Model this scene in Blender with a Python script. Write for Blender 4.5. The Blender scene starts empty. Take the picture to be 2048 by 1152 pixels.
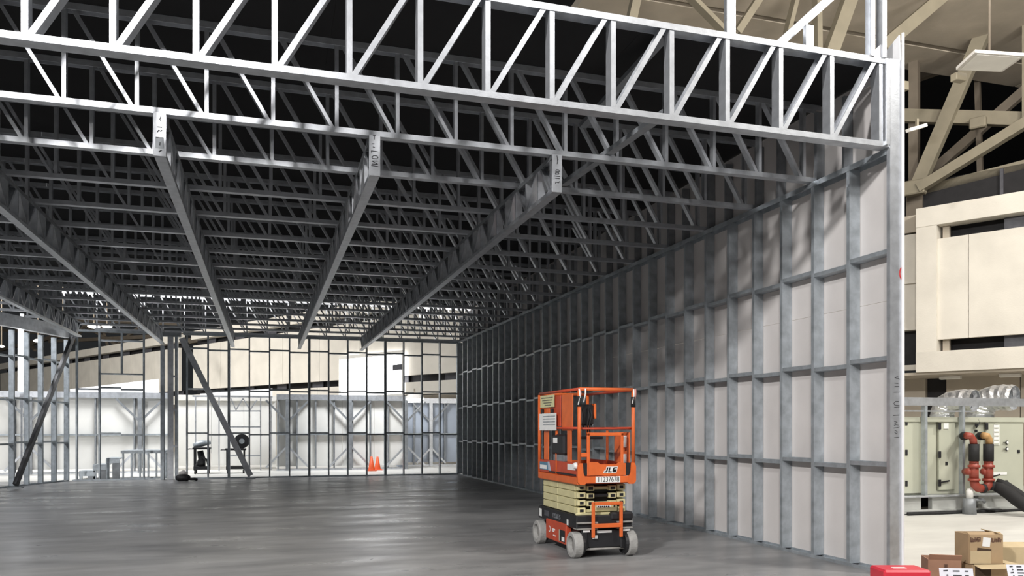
import bpy, bmesh, math, random
from mathutils import Vector, Matrix
random.seed(7)
SC = bpy.context.scene
COL = SC.collection
V = Vector

# ------------------------------------------------------------------ camera
F, CX, HY, H = 1620.0, 1024.0, 858.0, 1.519
TH = math.atan(495.0 / F)
S_, C_ = math.sin(TH), math.cos(TH)
cam = bpy.data.cameras.new('camera')
cam.sensor_width = 36.0
cam.lens = F / 2048.0 * 36.0
cam.shift_y = (HY - 576.0) / 2048.0
cam.clip_end = 400
camo = bpy.data.objects.new('camera', cam)
camo.location = (0, 0, H)
camo.rotation_euler = (math.pi / 2, 0, -TH)
COL.objects.link(camo)
SC.camera = camo

# ------------------------------------------------------------------ world, exposure, lights
SC.view_settings.view_transform = 'Standard'
SC.view_settings.look = 'None'
SC.view_settings.exposure = 0.0
SC.view_settings.gamma = 1.0
SC.view_settings.use_curve_mapping = False
world = bpy.data.worlds.new('hall_air')
world.use_nodes = True
world.node_tree.nodes['Background'].inputs[0].default_value = (0.9, 0.95, 1.0, 1)
world.node_tree.nodes['Background'].inputs[1].default_value = 0.02
SC.world = world


def area(name, loc, target, power, size=1.0, color=(1, 0.97, 0.93), spread=180):
    l = bpy.data.lights.new(name, 'AREA')
    l.energy = power
    l.shape = 'DISK'
    l.size = size
    l.color = color
    l.spread = math.radians(spread)
    o = bpy.data.objects.new(name, l)
    o.location = loc
    o.rotation_euler = (V(target) - V(loc)).to_track_quat('-Z', 'Y').to_euler()
    COL.objects.link(o)
    return o


# high-bay lamps of the hall behind and beside the camera (out of the frame)
area('hall_light', (-10.0, -3.0, 10.0), (4, 9, 2.5), 2750, 1.0, (1, .98, .97))
area('hall_light', (-3.0, -6.0, 9.5), (0, 8, 3.5), 1000, 1.0, (1, .98, .97))
area('hall_light', (-17.0, 14.0, 9.0), (-5, 25, 1), 420, 1.2, (.96, .97, 1), 110)
area('hall_light', (11.0, 2.0, 10.5), (13, 16, 3), 1000, 1.5, (1, .97, .92))
area('hall_light', (17.0, 6.0, 10.5), (15, 16, 3), 900, 1.5, (1, .97, .92))


def point_fill(loc, power, color):
    l = bpy.data.lights.new('deck_fill', 'POINT')
    l.energy = power
    l.color = color
    l.shadow_soft_size = .4
    o = bpy.data.objects.new('deck_fill', l)
    o.location = loc
    COL.objects.link(o)


point_fill((4.5, 1.0, 9.3), 500, (1, .98, .96))  # point light placed so that it also reaches the roof deck from below
point_fill((8.2, 8.5, 8.0), 720, (1, .96, .90))  # unseen fill light, added to brighten the roof deck
# lamps over the bright room and hall beyond the back wall
area('hall_light', (-8.0, 33.0, 10.0), (-10, 40, 3), 2400, 2.0, (1, .98, .96))
area('hall_light', (3.5, 28.3, 6.2), (3.5, 31, 0), 230, 1.5, (.95, .97, 1), 120)
area('hall_light', (-4.0, 28.5, 7.0), (-4, 31, 0), 330, 2.0, (.97, .98, 1), 130)
area('hall_light', (-9.0, 24.5, 8.5), (-7, 30, 0), 220, 1.5, (.97, .98, 1))
area('hall_light', (-18.0, 34.0, 10.0), (-22, 45, 3), 6000, 2.0, (1, .98, .95))


# ------------------------------------------------------------------ pixel -> place helpers (2048 x 1152 photograph)
def atY(px, py, Y):
    r = (px - CX) / F
    d = Y / (C_ - r * S_)
    return V((d * (S_ + r * C_), Y, H + (HY - py) * d / F))


def atD(px, py, d):
    r = (px - CX) / F
    return V((d * (S_ + r * C_), d * (C_ - r * S_), H + (HY - py) * d / F))


FU = V((-.5143, .8576, 0))          # direction of the hall facade
FN = V((-.8576, -.5143, 0))         # its normal, towards the camera
FP = V((16.95, 17.82, 0))


def fac(t, z, off=0.0):             # a point of the facade plane; off > 0 is behind it
    p = FP + FU * t - FN * off
    return V((p.x, p.y, z))


def atF(px, py, off=0.0):
    r = (px - CX) / F
    dx, dy = S_ + r * C_, C_ - r * S_
    p0 = FP - FN * off
    d = p0.dot(FN) / (dx * FN.x + dy * FN.y)
    return V((d * dx, d * dy, H + (HY - py) * d / F)), d


# ------------------------------------------------------------------ materials
def mat(name, col, rough=.5, metal=0.0, var=.08, scale=6.0, bump=0.0, bscale=40.0, stretch=(1, 1, 1), spec=.5):
    m = bpy.data.materials.new(name)
    m.use_nodes = True
    nt = m.node_tree
    b = nt.nodes['Principled BSDF']
    b.inputs['Roughness'].default_value = rough
    b.inputs['Metallic'].default_value = metal
    b.inputs['Specular IOR Level'].default_value = spec
    tc = nt.nodes.new('ShaderNodeTexCoord')
    mp = nt.nodes.new('ShaderNodeMapping')
    mp.inputs['Scale'].default_value = stretch
    nt.links.new(tc.outputs['Object'], mp.inputs['Vector'])
    n = nt.nodes.new('ShaderNodeTexNoise')
    n.inputs['Scale'].default_value = scale
    n.inputs['Detail'].default_value = 4
    nt.links.new(mp.outputs['Vector'], n.inputs['Vector'])
    r = nt.nodes.new('ShaderNodeValToRGB')
    r.color_ramp.elements[0].position = .3
    r.color_ramp.elements[1].position = .7
    r.color_ramp.elements[0].color = (*[max(0, c * (1 - var)) for c in col], 1)
    r.color_ramp.elements[1].color = (*[min(1, c * (1 + var)) for c in col], 1)
    nt.links.new(n.outputs['Fac'], r.inputs['Fac'])
    nt.links.new(r.outputs['Color'], b.inputs['Base Color'])
    if bump:
        n2 = nt.nodes.new('ShaderNodeTexNoise')
        n2.inputs['Scale'].default_value = bscale
        n2.inputs['Detail'].default_value = 3
        nt.links.new(mp.outputs['Vector'], n2.inputs['Vector'])
        bp = nt.nodes.new('ShaderNodeBump')
        bp.inputs['Strength'].default_value = bump
        bp.inputs['Distance'].default_value = .02
        nt.links.new(n2.outputs['Fac'], bp.inputs['Height'])
        nt.links.new(bp.outputs['Normal'], b.inputs['Normal'])
    return m


def emit(name, col, strength):
    m = bpy.data.materials.new(name)
    m.use_nodes = True
    nt = m.node_tree
    nt.nodes.remove(nt.nodes['Principled BSDF'])
    e = nt.nodes.new('ShaderNodeEmission')
    e.inputs[0].default_value = (*col, 1)
    e.inputs[1].default_value = strength
    nt.links.new(e.outputs[0], nt.nodes['Material Output'].inputs[0])
    return m


M = dict(
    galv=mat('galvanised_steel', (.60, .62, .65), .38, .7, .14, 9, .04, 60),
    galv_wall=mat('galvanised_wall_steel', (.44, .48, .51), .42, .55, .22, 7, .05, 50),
    galv_dark=mat('darkened_galvanised_steel', (.26, .275, .29), .5, .35, .2, 7),  # darker copy of the steel, with interior shade put into its colour
    prop_dark=mat('dark_tube_steel', (.07, .07, .075), .35, .3, .2, 7),
    skid=mat('pale_skid_steel', (.50, .51, .49), .55, .1, .1, 3),
    sheath=mat('white_sheathing', (.66, .63, .61), .75, 0, .05, 2, .05, 30),
    sheath_edge=mat('cut_sheathing', (.85, .85, .86), .7, 0, .03),
    drywall=mat('white_drywall', (.80, .79, .75), .8, 0, .04, 1.5),
    bluewall=mat('blue_grey_board', (.42, .47, .55), .8, 0, .06, 1.5),
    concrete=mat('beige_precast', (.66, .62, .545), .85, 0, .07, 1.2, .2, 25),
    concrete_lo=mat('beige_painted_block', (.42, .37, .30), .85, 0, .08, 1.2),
    deck=mat('tan_roof_deck', (.46, .40, .32), .9, 0, .15, .8, .2, 6),
    beam=mat('tan_painted_steel', (.24, .21, .15), .7, 0, .12, 2),
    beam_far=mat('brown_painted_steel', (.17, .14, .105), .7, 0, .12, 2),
    black_void=mat('black_cover_unlit_roof', (.008, .008, .009), .95, 0, .1),  # black of the cover sheets; on the high roof it stands for missing light
    slot=mat('dark_slot', (.015, .014, .015), .8, 0, .2),
    slot_grey=mat('grey_slot_glass', (.07, .07, .08), .5, 0, .2),
    orange=mat('orange_paint', (.68, .135, .03), .45, 0, .10, 8),
    redorange=mat('red_orange_paint', (.50, .07, .03), .5, 0, .12, 8),
    cream=mat('cream_paint', (.62, .57, .32), .5, 0, .08, 8),
    black=mat('black_paint', (.015, .015, .017), .5, 0, .2, 8),
    blackrub=mat('black_rubber', (.012, .012, .013), .75, 0, .2, 20),
    tyre=mat('grey_white_tyre', (.34, .335, .32), .8, 0, .15, 14, .3, 40),
    hub=mat('worn_hub', (.30, .29, .27), .6, .2, .2, 10),
    white=mat('white_label', (.80, .80, .78), .6, 0, .04, 12),
    yellowlab=mat('yellow_label', (.62, .60, .34), .6, 0, .1, 30),
    bluelab=mat('blue_label', (.10, .22, .32), .6, 0, .1, 30),
    pinktape=mat('pink_tape', (.55, .25, .22), .6, 0, .15, 20),
    ink=mat('black_ink', (.01, .01, .012), .7, 0, .0),
    redink=mat('red_ink', (.55, .03, .03), .6, 0, .05),
    acgreen=mat('grey_green_enamel', (.46, .47, .38), .5, 0, .07, 1.6),
    acdark=mat('grey_green_shadow_gap', (.16, .16, .12), .7, 0, .1),
    foil=mat('silver_foil', (.75, .76, .78), .36, .8, .1, 10, .7, 14),
    redpipe=mat('red_pipe_paint', (.30, .055, .035), .45, 0, .12, 10),
    tanpipe=mat('tan_pipe', (.45, .26, .10), .5, 0, .1, 10),
    card=mat('corrugated_cardboard', (.40, .28, .16), .85, 0, .10, 5),
    card_lt=mat('light_cardboard', (.52, .41, .25), .85, 0, .08, 5),
    card_red=mat('reddish_cardboard', (.34, .19, .12), .85, 0, .15, 5),
    card_in=mat('cardboard_inside', (.06, .035, .02), .9, 0, .2, 5),
    print_ink=mat('brown_print', (.13, .07, .045), .8, 0, .2, 20),
    paper=mat('printed_paper', (.75, .76, .82), .7, 0, .04, 12),
    red=mat('red_plastic', (.70, .035, .06), .4, 0, .06, 6),
    cone=mat('orange_cone_plastic', (.75, .10, .02), .5, 0, .06, 6),
    lamp_white=mat('white_lamp_housing', (.62, .59, .55), .6, 0, .05, 4),
    strip_white=mat('white_tube_cover', (.75, .73, .68), .6, 0, .04, 4),
)
M['glow'] = emit('lamp_glow', (1, .98, .95), 14)
M['white_glow'] = emit('white_surface_glow', (.97, .98, 1), 6)  # glow given to the floodlit sheet and the upright bright strip


def floor_mat(name, lo, hi, rlo, rhi, bump=.15):
    m = bpy.data.materials.new(name)
    m.use_nodes = True
    nt = m.node_tree
    b = nt.nodes['Principled BSDF']
    tc = nt.nodes.new('ShaderNodeTexCoord')
    mp = nt.nodes.new('ShaderNodeMapping')
    mp.inputs['Scale'].default_value = (.55, 1.5, 1)
    nt.links.new(tc.outputs['Object'], mp.inputs['Vector'])
    n = nt.nodes.new('ShaderNodeTexNoise')
    n.inputs['Scale'].default_value = .8
    n.inputs['Detail'].default_value = 8
    n.inputs['Roughness'].default_value = .62
    nt.links.new(mp.outputs['Vector'], n.inputs['Vector'])
    r = nt.nodes.new('ShaderNodeValToRGB')
    r.color_ramp.elements[0].position = .33
    r.color_ramp.elements[1].position = .68
    r.color_ramp.elements[0].color = (*lo, 1)
    r.color_ramp.elements[1].color = (*hi, 1)
    nt.links.new(n.outputs['Fac'], r.inputs['Fac'])
    nt.links.new(r.outputs['Color'], b.inputs['Base Color'])
    n2 = nt.nodes.new('ShaderNodeTexNoise')
    n2.inputs['Scale'].default_value = 1.3
    n2.inputs['Detail'].default_value = 6
    nt.links.new(mp.outputs['Vector'], n2.inputs['Vector'])
    mr = nt.nodes.new('ShaderNodeMapRange')
    mr.inputs['From Min'].default_value = .3
    mr.inputs['From Max'].default_value = .7
    mr.inputs['To Min'].default_value = rlo
    mr.inputs['To Max'].default_value = rhi
    nt.links.new(n2.outputs['Fac'], mr.inputs['Value'])
    nt.links.new(mr.outputs['Result'], b.inputs['Roughness'])
    n3 = nt.nodes.new('ShaderNodeTexNoise')
    n3.inputs['Scale'].default_value = 2.5
    n3.inputs['Detail'].default_value = 5
    nt.links.new(mp.outputs['Vector'], n3.inputs['Vector'])
    bp = nt.nodes.new('ShaderNodeBump')
    bp.inputs['Strength'].default_value = bump
    bp.inputs['Distance'].default_value = .01
    nt.links.new(n3.outputs['Fac'], bp.inputs['Height'])
    nt.links.new(bp.outputs['Normal'], b.inputs['Normal'])
    return m


M['slab'] = floor_mat('dark_polished_concrete', (.19, .19, .192), (.40, .397, .392), .24, .46, .08)
M['slab_light'] = floor_mat('pale_sheeted_concrete', (.55, .54, .51), (.69, .68, .64), .4, .6, .35)


# ------------------------------------------------------------------ object helpers
def tag(o, label, cat, group=None):
    o['label'] = label
    o['category'] = cat
    if group:
        o['group'] = group
    return o


def thing(name, label, cat, loc=(0, 0, 0), group=None, rz=0.0):
    o = bpy.data.objects.new(name, None)
    o.empty_display_size = .2
    o.location = loc
    o.rotation_euler = (0, 0, rz)
    COL.objects.link(o)
    return tag(o, label, cat, group)


def structure(name, loc=(0, 0, 0), label=None, cat='structure'):
    o = bpy.data.objects.new(name, None)
    o.empty_display_size = .2
    o.location = loc
    COL.objects.link(o)
    o['kind'] = 'structure'
    if label:
        o['label'] = label
        o['category'] = cat
    return o


def link(name, me, parent=None, mw=None):
    """mw is the wanted world matrix; parents here only carry location and a z rotation."""
    o = bpy.data.objects.new(name, me)
    COL.objects.link(o)
    mw = mw or Matrix.Identity(4)
    if parent is not None:
        o.parent = parent
        pm = Matrix.Identity(4)
        chain = []
        p = parent
        while p is not None:
            chain.append(p.matrix_basis.copy())
            p = p.parent
        for c in reversed(chain):
            pm = pm @ c
        o.matrix_basis = pm.inverted() @ mw
    else:
        o.matrix_basis = mw
    return o


def new_mesh(name, bm, m, smooth=False):
    me = bpy.data.meshes.new(name)
    bmesh.ops.recalc_face_normals(bm, faces=bm.faces)
    bm.to_mesh(me)
    bm.free()
    for mm in (m if isinstance(m, (list, tuple)) else [m]):
        me.materials.append(mm)
    if smooth:
        for p in me.polygons:
            p.use_smooth = True
    return me


def bm_box(bm, c, s, bevel=0.0, mi=0, rot=None):
    r = bmesh.ops.create_cube(bm, size=1.0)
    vs = r['verts']
    bmesh.ops.scale(bm, vec=V(s), verts=vs)
    if bevel:
        es = list({e for v in vs for e in v.link_edges})
        rb = bmesh.ops.bevel(bm, geom=es, offset=bevel, segments=1, profile=.5, affect='EDGES')
        vs = list({v for f in rb['faces'] for v in f.verts} | {v for v in vs if v.is_valid})
    if rot:
        bmesh.ops.rotate(bm, cent=(0, 0, 0), matrix=rot, verts=vs)
    bmesh.ops.translate(bm, vec=V(c), verts=vs)
    if mi:
        for f in {f for v in vs for f in v.link_faces}:
            f.material_index = mi
    return vs


_cache = {}


def box(name, c, s, m, parent=None, bevel=0.0, rz=0.0, label=None):
    """box of size s about world point c; shared mesh for equal boxes."""
    k = ('box', tuple(round(x, 4) for x in s), bevel, m.name)
    me = _cache.get(k)
    if me is None:
        bm = bmesh.new()
        bm_box(bm, (0, 0, 0), s, bevel)
        me = _cache[k] = new_mesh(name, bm, m)
    o = link(name, me, parent, Matrix.Translation(V(c)) @ Matrix.Rotation(rz, 4, 'Z'))
    if label:
        o['label'] = label
    return o


def channel_mesh(L, w, f, t, m, lips=False):
    """C channel: length L along +Z, web of width w along X at y=0, flanges f deep towards +Y."""
    k = ('ch', round(L, 3), round(w, 4), round(f, 4), t, m.name)
    me = _cache.get(k)
    if me is None:
        a = w / 2
        prof = [(-a, f), (-a, 0), (a, 0), (a, f), (a - t, f), (a - t, t), (-a + t, t), (-a + t, f)]
        bm = bmesh.new()
        lo = [bm.verts.new((x, y, 0)) for x, y in prof]
        hi = [bm.verts.new((x, y, L)) for x, y in prof]
        n = len(prof)
        for i in range(n):
            j = (i + 1) % n
            bm.faces.new((lo[i], lo[j], hi[j], hi[i]))
        for vs in (lo, hi):
            bm.faces.new((vs[0], vs[1], vs[6], vs[7]))
            bm.faces.new((vs[1], vs[2], vs[5], vs[6]))
            bm.faces.new((vs[2], vs[3], vs[4], vs[5]))
        me = _cache[k] = new_mesh('channel', bm, m)
    return me


def channel(name, p0, p1, w, f, opening, m, parent=None, t=.006):
    """C channel from p0 (on its web's outer face) to p1, flanges pointing towards `opening`."""
    p0, p1 = V(p0), V(p1)
    z = (p1 - p0)
    L = z.length
    z.normalize()
    y = V(opening)
    y = (y - z * y.dot(z)).normalized()
    x = y.cross(z)
    mw = Matrix(((x.x, y.x, z.x, p0.x), (x.y, y.y, z.y, p0.y), (x.z, y.z, z.z, p0.z), (0, 0, 0, 1)))
    return link(name, channel_mesh(L, w, f, t, m), parent, mw)


def bar(name, p0, p1, a, b, m, parent=None, up=(0, 0, 1), bevel=0.0, label=None):
    """solid bar a wide (sideways) and b high from p0 to p1 (centre line)."""
    p0, p1 = V(p0), V(p1)
    z = p1 - p0
    L = z.length
    z.normalize()
    y = V(up)
    if abs(y.dot(z)) > .99:
        y = V((0, 1, 0))
    y = (y - z * y.dot(z)).normalized()
    x = y.cross(z)
    k = ('bar', round(L, 3), round(a, 4), round(b, 4), bevel, m.name)
    me = _cache.get(k)
    if me is None:
        bm = bmesh.new()
        bm_box(bm, (0, 0, L / 2), (a, b, L), bevel)
        me = _cache[k] = new_mesh(name, bm, m)
    mw = Matrix(((x.x, y.x, z.x, p0.x), (x.y, y.y, z.y, p0.y), (x.z, y.z, z.z, p0.z), (0, 0, 0, 1)))
    o = link(name, me, parent, mw)
    if label:
        o['label'] = label
    return o


def tube_bm(bm, pts, radii, seg=10, cap=True, mi=0):
    pts = [V(p) for p in pts]
    if not isinstance(radii, (list, tuple)):
        radii = [radii] * len(pts)
    rings = []
    prev = None
    for i, p in enumerate(pts):
        a = pts[max(0, i - 1)]
        b = pts[min(len(pts) - 1, i + 1)]
        z = (b - a).normalized()
        if prev is None:
            x = z.orthogonal().normalized()
        else:
            x = (prev - z * prev.dot(z)).normalized()
        prev = x
        y = z.cross(x)
        rings.append([bm.verts.new(p + (x * math.cos(2 * math.pi * k / seg) + y * math.sin(2 * math.pi * k / seg)) * radii[i]) for k in range(seg)])
    fs = []
    for i in range(len(rings) - 1):
        for k in range(seg):
            fs.append(bm.faces.new((rings[i][k], rings[i][(k + 1) % seg], rings[i + 1][(k + 1) % seg], rings[i + 1][k])))
    if cap:
        fs.append(bm.faces.new(rings[0]))
        fs.append(bm.faces.new(rings[-1]))
    for f in fs:
        f.material_index = mi


def tube(name, pts, radii, m, parent=None, seg=10, smooth=True, cap=True, label=None):
    o0 = V(pts[0])
    bm = bmesh.new()
    tube_bm(bm, [V(p) - o0 for p in pts], radii, seg, cap)
    me = new_mesh(name, bm, m, smooth)
    o = link(name, me, parent, Matrix.Translation(o0))
    if label:
        o['label'] = label
    return o


def lathe(name, prof, axis_mw, m, parent=None, seg=24, smooth=False):
    """prof: list of (r, h); revolved round local Z."""
    bm = bmesh.new()
    rings = []
    for r, h in prof:
        rings.append([bm.verts.new((r * math.cos(2 * math.pi * k / seg), r * math.sin(2 * math.pi * k / seg), h)) for k in range(seg)] if r > 1e-6 else [bm.verts.new((0, 0, h))])
    for a, b in zip(rings, rings[1:]):
        if len(a) == 1 and len(b) == 1:
            continue
        for k in range(seg):
            k2 = (k + 1) % seg
            if len(a) == 1:
                bm.faces.new((a[0], b[k], b[k2]))
            elif len(b) == 1:
                bm.faces.new((a[k], b[0], a[k2]))
            else:
                bm.faces.new((a[k], a[k2], b[k2], b[k]))
    return link(name, new_mesh(name, bm, m, smooth), parent, axis_mw)


def plate(name, corners, th, m, parent=None, label=None):
    """thin slab whose front outline is `corners` (world, planar), th thick along the normal's reverse."""
    c = [V(p) for p in corners]
    n = (c[1] - c[0]).cross(c[2] - c[0]).normalized()
    o0 = c[0].copy()
    bm = bmesh.new()
    a = [bm.verts.new(p - o0) for p in c]
    b = [bm.verts.new(p - o0 - n * th) for p in c]
    bm.faces.new(a)
    bm.faces.new(list(reversed(b)))
    k = len(c)
    for i in range(k):
        bm.faces.new((a[i], a[(i + 1) % k], b[(i + 1) % k], b[i]))
    o = link(name, new_mesh(name, bm, m), parent, Matrix.Translation(o0))
    if label:
        o['label'] = label
    return o


def strokes(name, lines, origin, ux, uy, width, m, parent, label=None, ext=0.0):
    """hand-drawn marks: polylines in (u, v) metres on the plane origin + ux*u + uy*v, a hair proud of it."""
    ux, uy = V(ux), V(uy)
    n = ux.cross(uy).normalized()
    bm = bmesh.new()
    for ln in lines:
        for (u0, v0), (u1, v1) in zip(ln, ln[1:]):
            d = V((u1 - u0, v1 - v0, 0))
            if d.length < 1e-6:
                continue
            d.normalize()
            u0, v0, u1, v1 = u0 - d.x * ext, v0 - d.y * ext, u1 + d.x * ext, v1 + d.y * ext
            s = V((-d.y, d.x, 0)) * width / 2
            q = [(u0 + s.x, v0 + s.y), (u0 - s.x, v0 - s.y), (u1 - s.x, v1 - s.y), (u1 + s.x, v1 + s.y)]
            lo = [bm.verts.new(ux * u + uy * v) for u, v in q]
            hi = [bm.verts.new(ux * u + uy * v + n * .002) for u, v in q]
            bm.faces.new(hi)
            for i in range(4):
                bm.faces.new((lo[i], lo[(i + 1) % 4], hi[(i + 1) % 4], hi[i]))
    o = link(name, new_mesh(name, bm, m), parent, Matrix.Translation(V(origin)))
    if label:
        o['label'] = label
    return o


def text(name, body, centre, size, ux, uy, m, parent, shear=0.0, offset=0.0, extrude=.002, bold=0.0, sx=1.0, label=None):
    cu = bpy.data.curves.new(name, 'FONT')
    cu.body = body
    cu.size = size
    cu.align_x = 'CENTER'
    cu.align_y = 'CENTER'
    cu.shear = shear
    cu.offset = offset + bold
    cu.extrude = extrude
    cu.resolution_u = 3
    tmp = bpy.data.objects.new('tmp_text', cu)
    COL.objects.link(tmp)
    bpy.context.view_layer.update()
    dg = bpy.context.evaluated_depsgraph_get()
    me = bpy.data.meshes.new_from_object(tmp.evaluated_get(dg))
    bpy.data.objects.remove(tmp)
    me.materials.clear()
    me.materials.append(m)
    x, y = V(ux).normalized(), V(uy).normalized()
    z = x.cross(y)
    x = x * sx
    mw = Matrix(((x.x, y.x, z.x, centre[0]), (x.y, y.y, z.y, centre[1]), (x.z, y.z, z.z, centre[2]), (0, 0, 0, 1)))
    o = link(name, me, parent, mw)
    if label:
        o['label'] = label
    return o


# ------------------------------------------------------------------ key dimensions
XW, Y0, PITCH, NB = 6.201, 6.883, .6096, 32
YE = Y0 + PITCH * NB                 # back wall
ZW = 4.44                            # bearing height of trusses, top of the side wall's header
ZT = 5.36                            # top of trusses
WD = .14                             # wall depth

# ------------------------------------------------------------------ setting: floor, hall floor, ceiling
box('floor', (-4.0, 10.0, -.05), (20.7, 33.2, .1), M['slab'])['kind'] = 'structure'
fr = box('floor_right', (26.37, 15.0, -.05), (40, 70, .1), M['slab_light'])
fr['kind'] = 'structure'
box('floor_back', (-21.0, 58.3, -.05), (54.7, 63.36, .1), M['slab_light'])['kind'] = 'structure'
box('floor_left', (-34.4, 10.0, -.05), (40, 33.2, .1), M['slab'])['kind'] = 'structure'
box('ceiling', (0, 30, 17), (140, 130, .2), M['black_void'])['kind'] = 'structure'  # black colour stands in for a high roof left unlit

# dark cover sheets lying on the trusses
rcv = structure('ceiling_cover', (0, Y0, ZT))
for i in range(7):
    ya = Y0 + .16 + 2.4384 * i
    xl = max(-.2736 * ya - 3.2, -5.5 + (ya - YE) * .364 + .3)
    xs = XW + WD + .02
    nn = 4
    for j in range(nn):
        w = (xs - xl) / nn
        box('sheet', (xl + w * (j + .5), ya + 1.2192, ZT + .012), (w - .002, 2.4364, .018), M['black_void'], rcv)

# tan roof deck over the open hall on the right: panels with open joints
deck = structure('ceiling_right', (15, 10, 12.2))
for (ya, yb) in ((-6, -.2), (0, 5.8), (6, 11.8), (12, 17.85), (18.05, 19.3)):
    for x0, x1 in ((7.45, 22.0), (22.06, 34.0)):
        box('panel', ((x0 + x1) / 2, (ya + yb) / 2, 12.15), (x1 - x0, yb - ya, .22), M['deck'], deck)

# ------------------------------------------------------------------ right stud wall
wr = structure('wall_right', (XW + WD / 2, Y0, 0))
G = M['galv_wall']
for k in range(NB + 1):
    y = Y0 + PITCH * k
    top = ZW - .04 if k else ZT
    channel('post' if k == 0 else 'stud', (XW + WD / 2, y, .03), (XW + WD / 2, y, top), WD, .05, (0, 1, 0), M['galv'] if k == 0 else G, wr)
    if k and k % 1 == 0:
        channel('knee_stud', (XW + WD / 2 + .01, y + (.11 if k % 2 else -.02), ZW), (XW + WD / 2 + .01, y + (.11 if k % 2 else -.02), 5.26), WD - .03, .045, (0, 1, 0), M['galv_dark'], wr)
    if k < NB:
        for j in (1, 2, 3):
            z = 1.113 * j + (.012 if k % 2 == 0 else -.03)
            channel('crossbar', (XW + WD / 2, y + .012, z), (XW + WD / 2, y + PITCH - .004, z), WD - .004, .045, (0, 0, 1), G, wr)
channel('base_track', (XW + WD / 2, Y0 + .002, 0), (XW + WD / 2, YE + .05, 0), WD + .012, .035, (0, 0, 1), G, wr)
channel('header_track', (XW + WD / 2, Y0 + .055, ZW), (XW + WD / 2, YE + .05, ZW), WD + .012, .06, (0, 0, -1), G, wr)
for i in range(8):
    for (za, zb) in ((.01, 1.70), (1.704, 2.88), (2.884, 5.355)):
        if za > 1 and za < 2:
            continue
        za2 = .01 if za < 1 else za
        zb2 = 2.88 if za < 1 else zb
        box('panel', (XW + WD + .012, Y0 + 2.4384 * (i + .5), (za2 + zb2) / 2), (.016, 2.4344, zb2 - za2), M['sheath'], wr)
box('panel', (XW + WD + .012, Y0 - .012, 2.83), (.022, .02, 5.62), M['sheath_edge'], wr)
plate('panel', [(XW + WD + .004, Y0, 5.275), (XW + WD + .004, Y0 + .75, 5.275), (XW + WD + .004, Y0 + .02, 5.63)][::-1], -.016, M['sheath_edge'], wr)
# jack studs beside the truss end and the pencil marks on the post
channel('jack_stud', (XW - .06, Y0 + .03, ZW + .02), (XW - .06, Y0 + .03, ZT - .02), .09, .045, (1, 0, 0), M['galv'], wr)
mk = [[(.008, .0), (.045, .003)], [(.01, .03), (.028, .02), (.03, .034), (.012, .04)], [(.004, .052), (.048, .058)], [(.008, .066), (.02, .07), (.04, .068)],
      [(.01, .074), (.03, .084), (.008, .09)], [(.002, .12), (.045, .124)], [(.01, .166), (.046, .168)], [(.046, .176), (.012, .178), (.006, .188), (.02, .199), (.042, .198)],
      [(.006, .247), (.05, .249)], [(.012, .28), (.042, .28)], [(.012, .298), (.038, .296)], [(.04, .322), (.012, .328), (.038, .334)], [(.04, .326), (.048, .318)]]
mk = [[(u * 1.75, v * 1.9) for u, v in ln] for ln in mk]
strokes('handwriting', mk, (XW + .035, Y0 - .0005, 1.43), (1, 0, 0), (0, 0, 1), .0038, M['ink'], wr, 'black marker writing running up the post')
ring = [(.034 * math.cos(a), .062 * math.sin(a)) for a in [math.radians(55 + 25 * i) for i in range(11)]]
strokes('red_mark', [ring], (XW + .155, Y0 - .0005, 3.14), (1, 0, 0), (0, 0, 1), .014, M['redink'], wr, 'red painted loop on the post edge')

# ------------------------------------------------------------------ roof trusses
XG = 6.10                             # vertical grid starts here and steps 0.6 to the left
TD = .135


def truss(i):
    Y = Y0 + .074 + 1.2192 * i
    hdr = -5.5 + (Y - YE) * .364 + .25
    xl = max(-.2736 * Y - 2.6, hdr)
    n = int((XG - xl) / .602)
    xl = XG - .602 * n - .05
    words_ = ['', 'second', 'third', 'fourth', 'fifth', 'sixth', 'seventh', 'eighth', 'ninth', 'tenth', 'eleventh', 'twelfth', 'thirteenth', 'fourteenth', 'fifteenth', 'sixteenth', 'seventeenth']
    lab = ('brightly lit galvanised steel roof truss across the open front of the framed building' if i == 0 else
           'galvanised roof truss, %s from the bright front truss counting towards the back' % words_[i] if i < 16 else
           'galvanised roof truss standing on top of the back stud wall, last of the row')
    m = M['galv']
    TD = .135 if i == 0 else .09
    fw = .048 if i == 0 else .036
    t = thing('roof_truss', lab, 'truss', ((XG + xl) / 2, Y, ZW), 'parallel roof trusses')
    xr = XW + (.02 if i == 0 else .12)
    y = Y
    channel('bottom_chord', (xl, y, ZW + .002), (xr, y, ZW + .002), TD, .055, (0, 0, 1), m, t)
    channel('top_chord', (xl, y, ZT), (xr, y, ZT), TD, .06, (0, 0, -1), m, t)
    for k in range(n + 1):
        x = XG - .602 * k
        channel('upright', (x - fw / 2, y, ZW + .008), (x - fw / 2, y, ZT - .008), TD - .014, fw, (1, 0, 0), m, t)
        if k:
            x1 = x + .602
            if i == 0:
                a, b, op = (x + .05, y, ZW + .03), (x1 - .045, y, ZT - .035), (-1, 0, .6)
            else:
                a, b, op = (x + .045, y, ZT - .035), (x1 - .05, y, ZW + .03), (1, 0, .6)
            channel('diagonal', a, b, TD - .014, fw - .002, op, m, t)
    return t


for i in range(17):
    truss(i)

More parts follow.
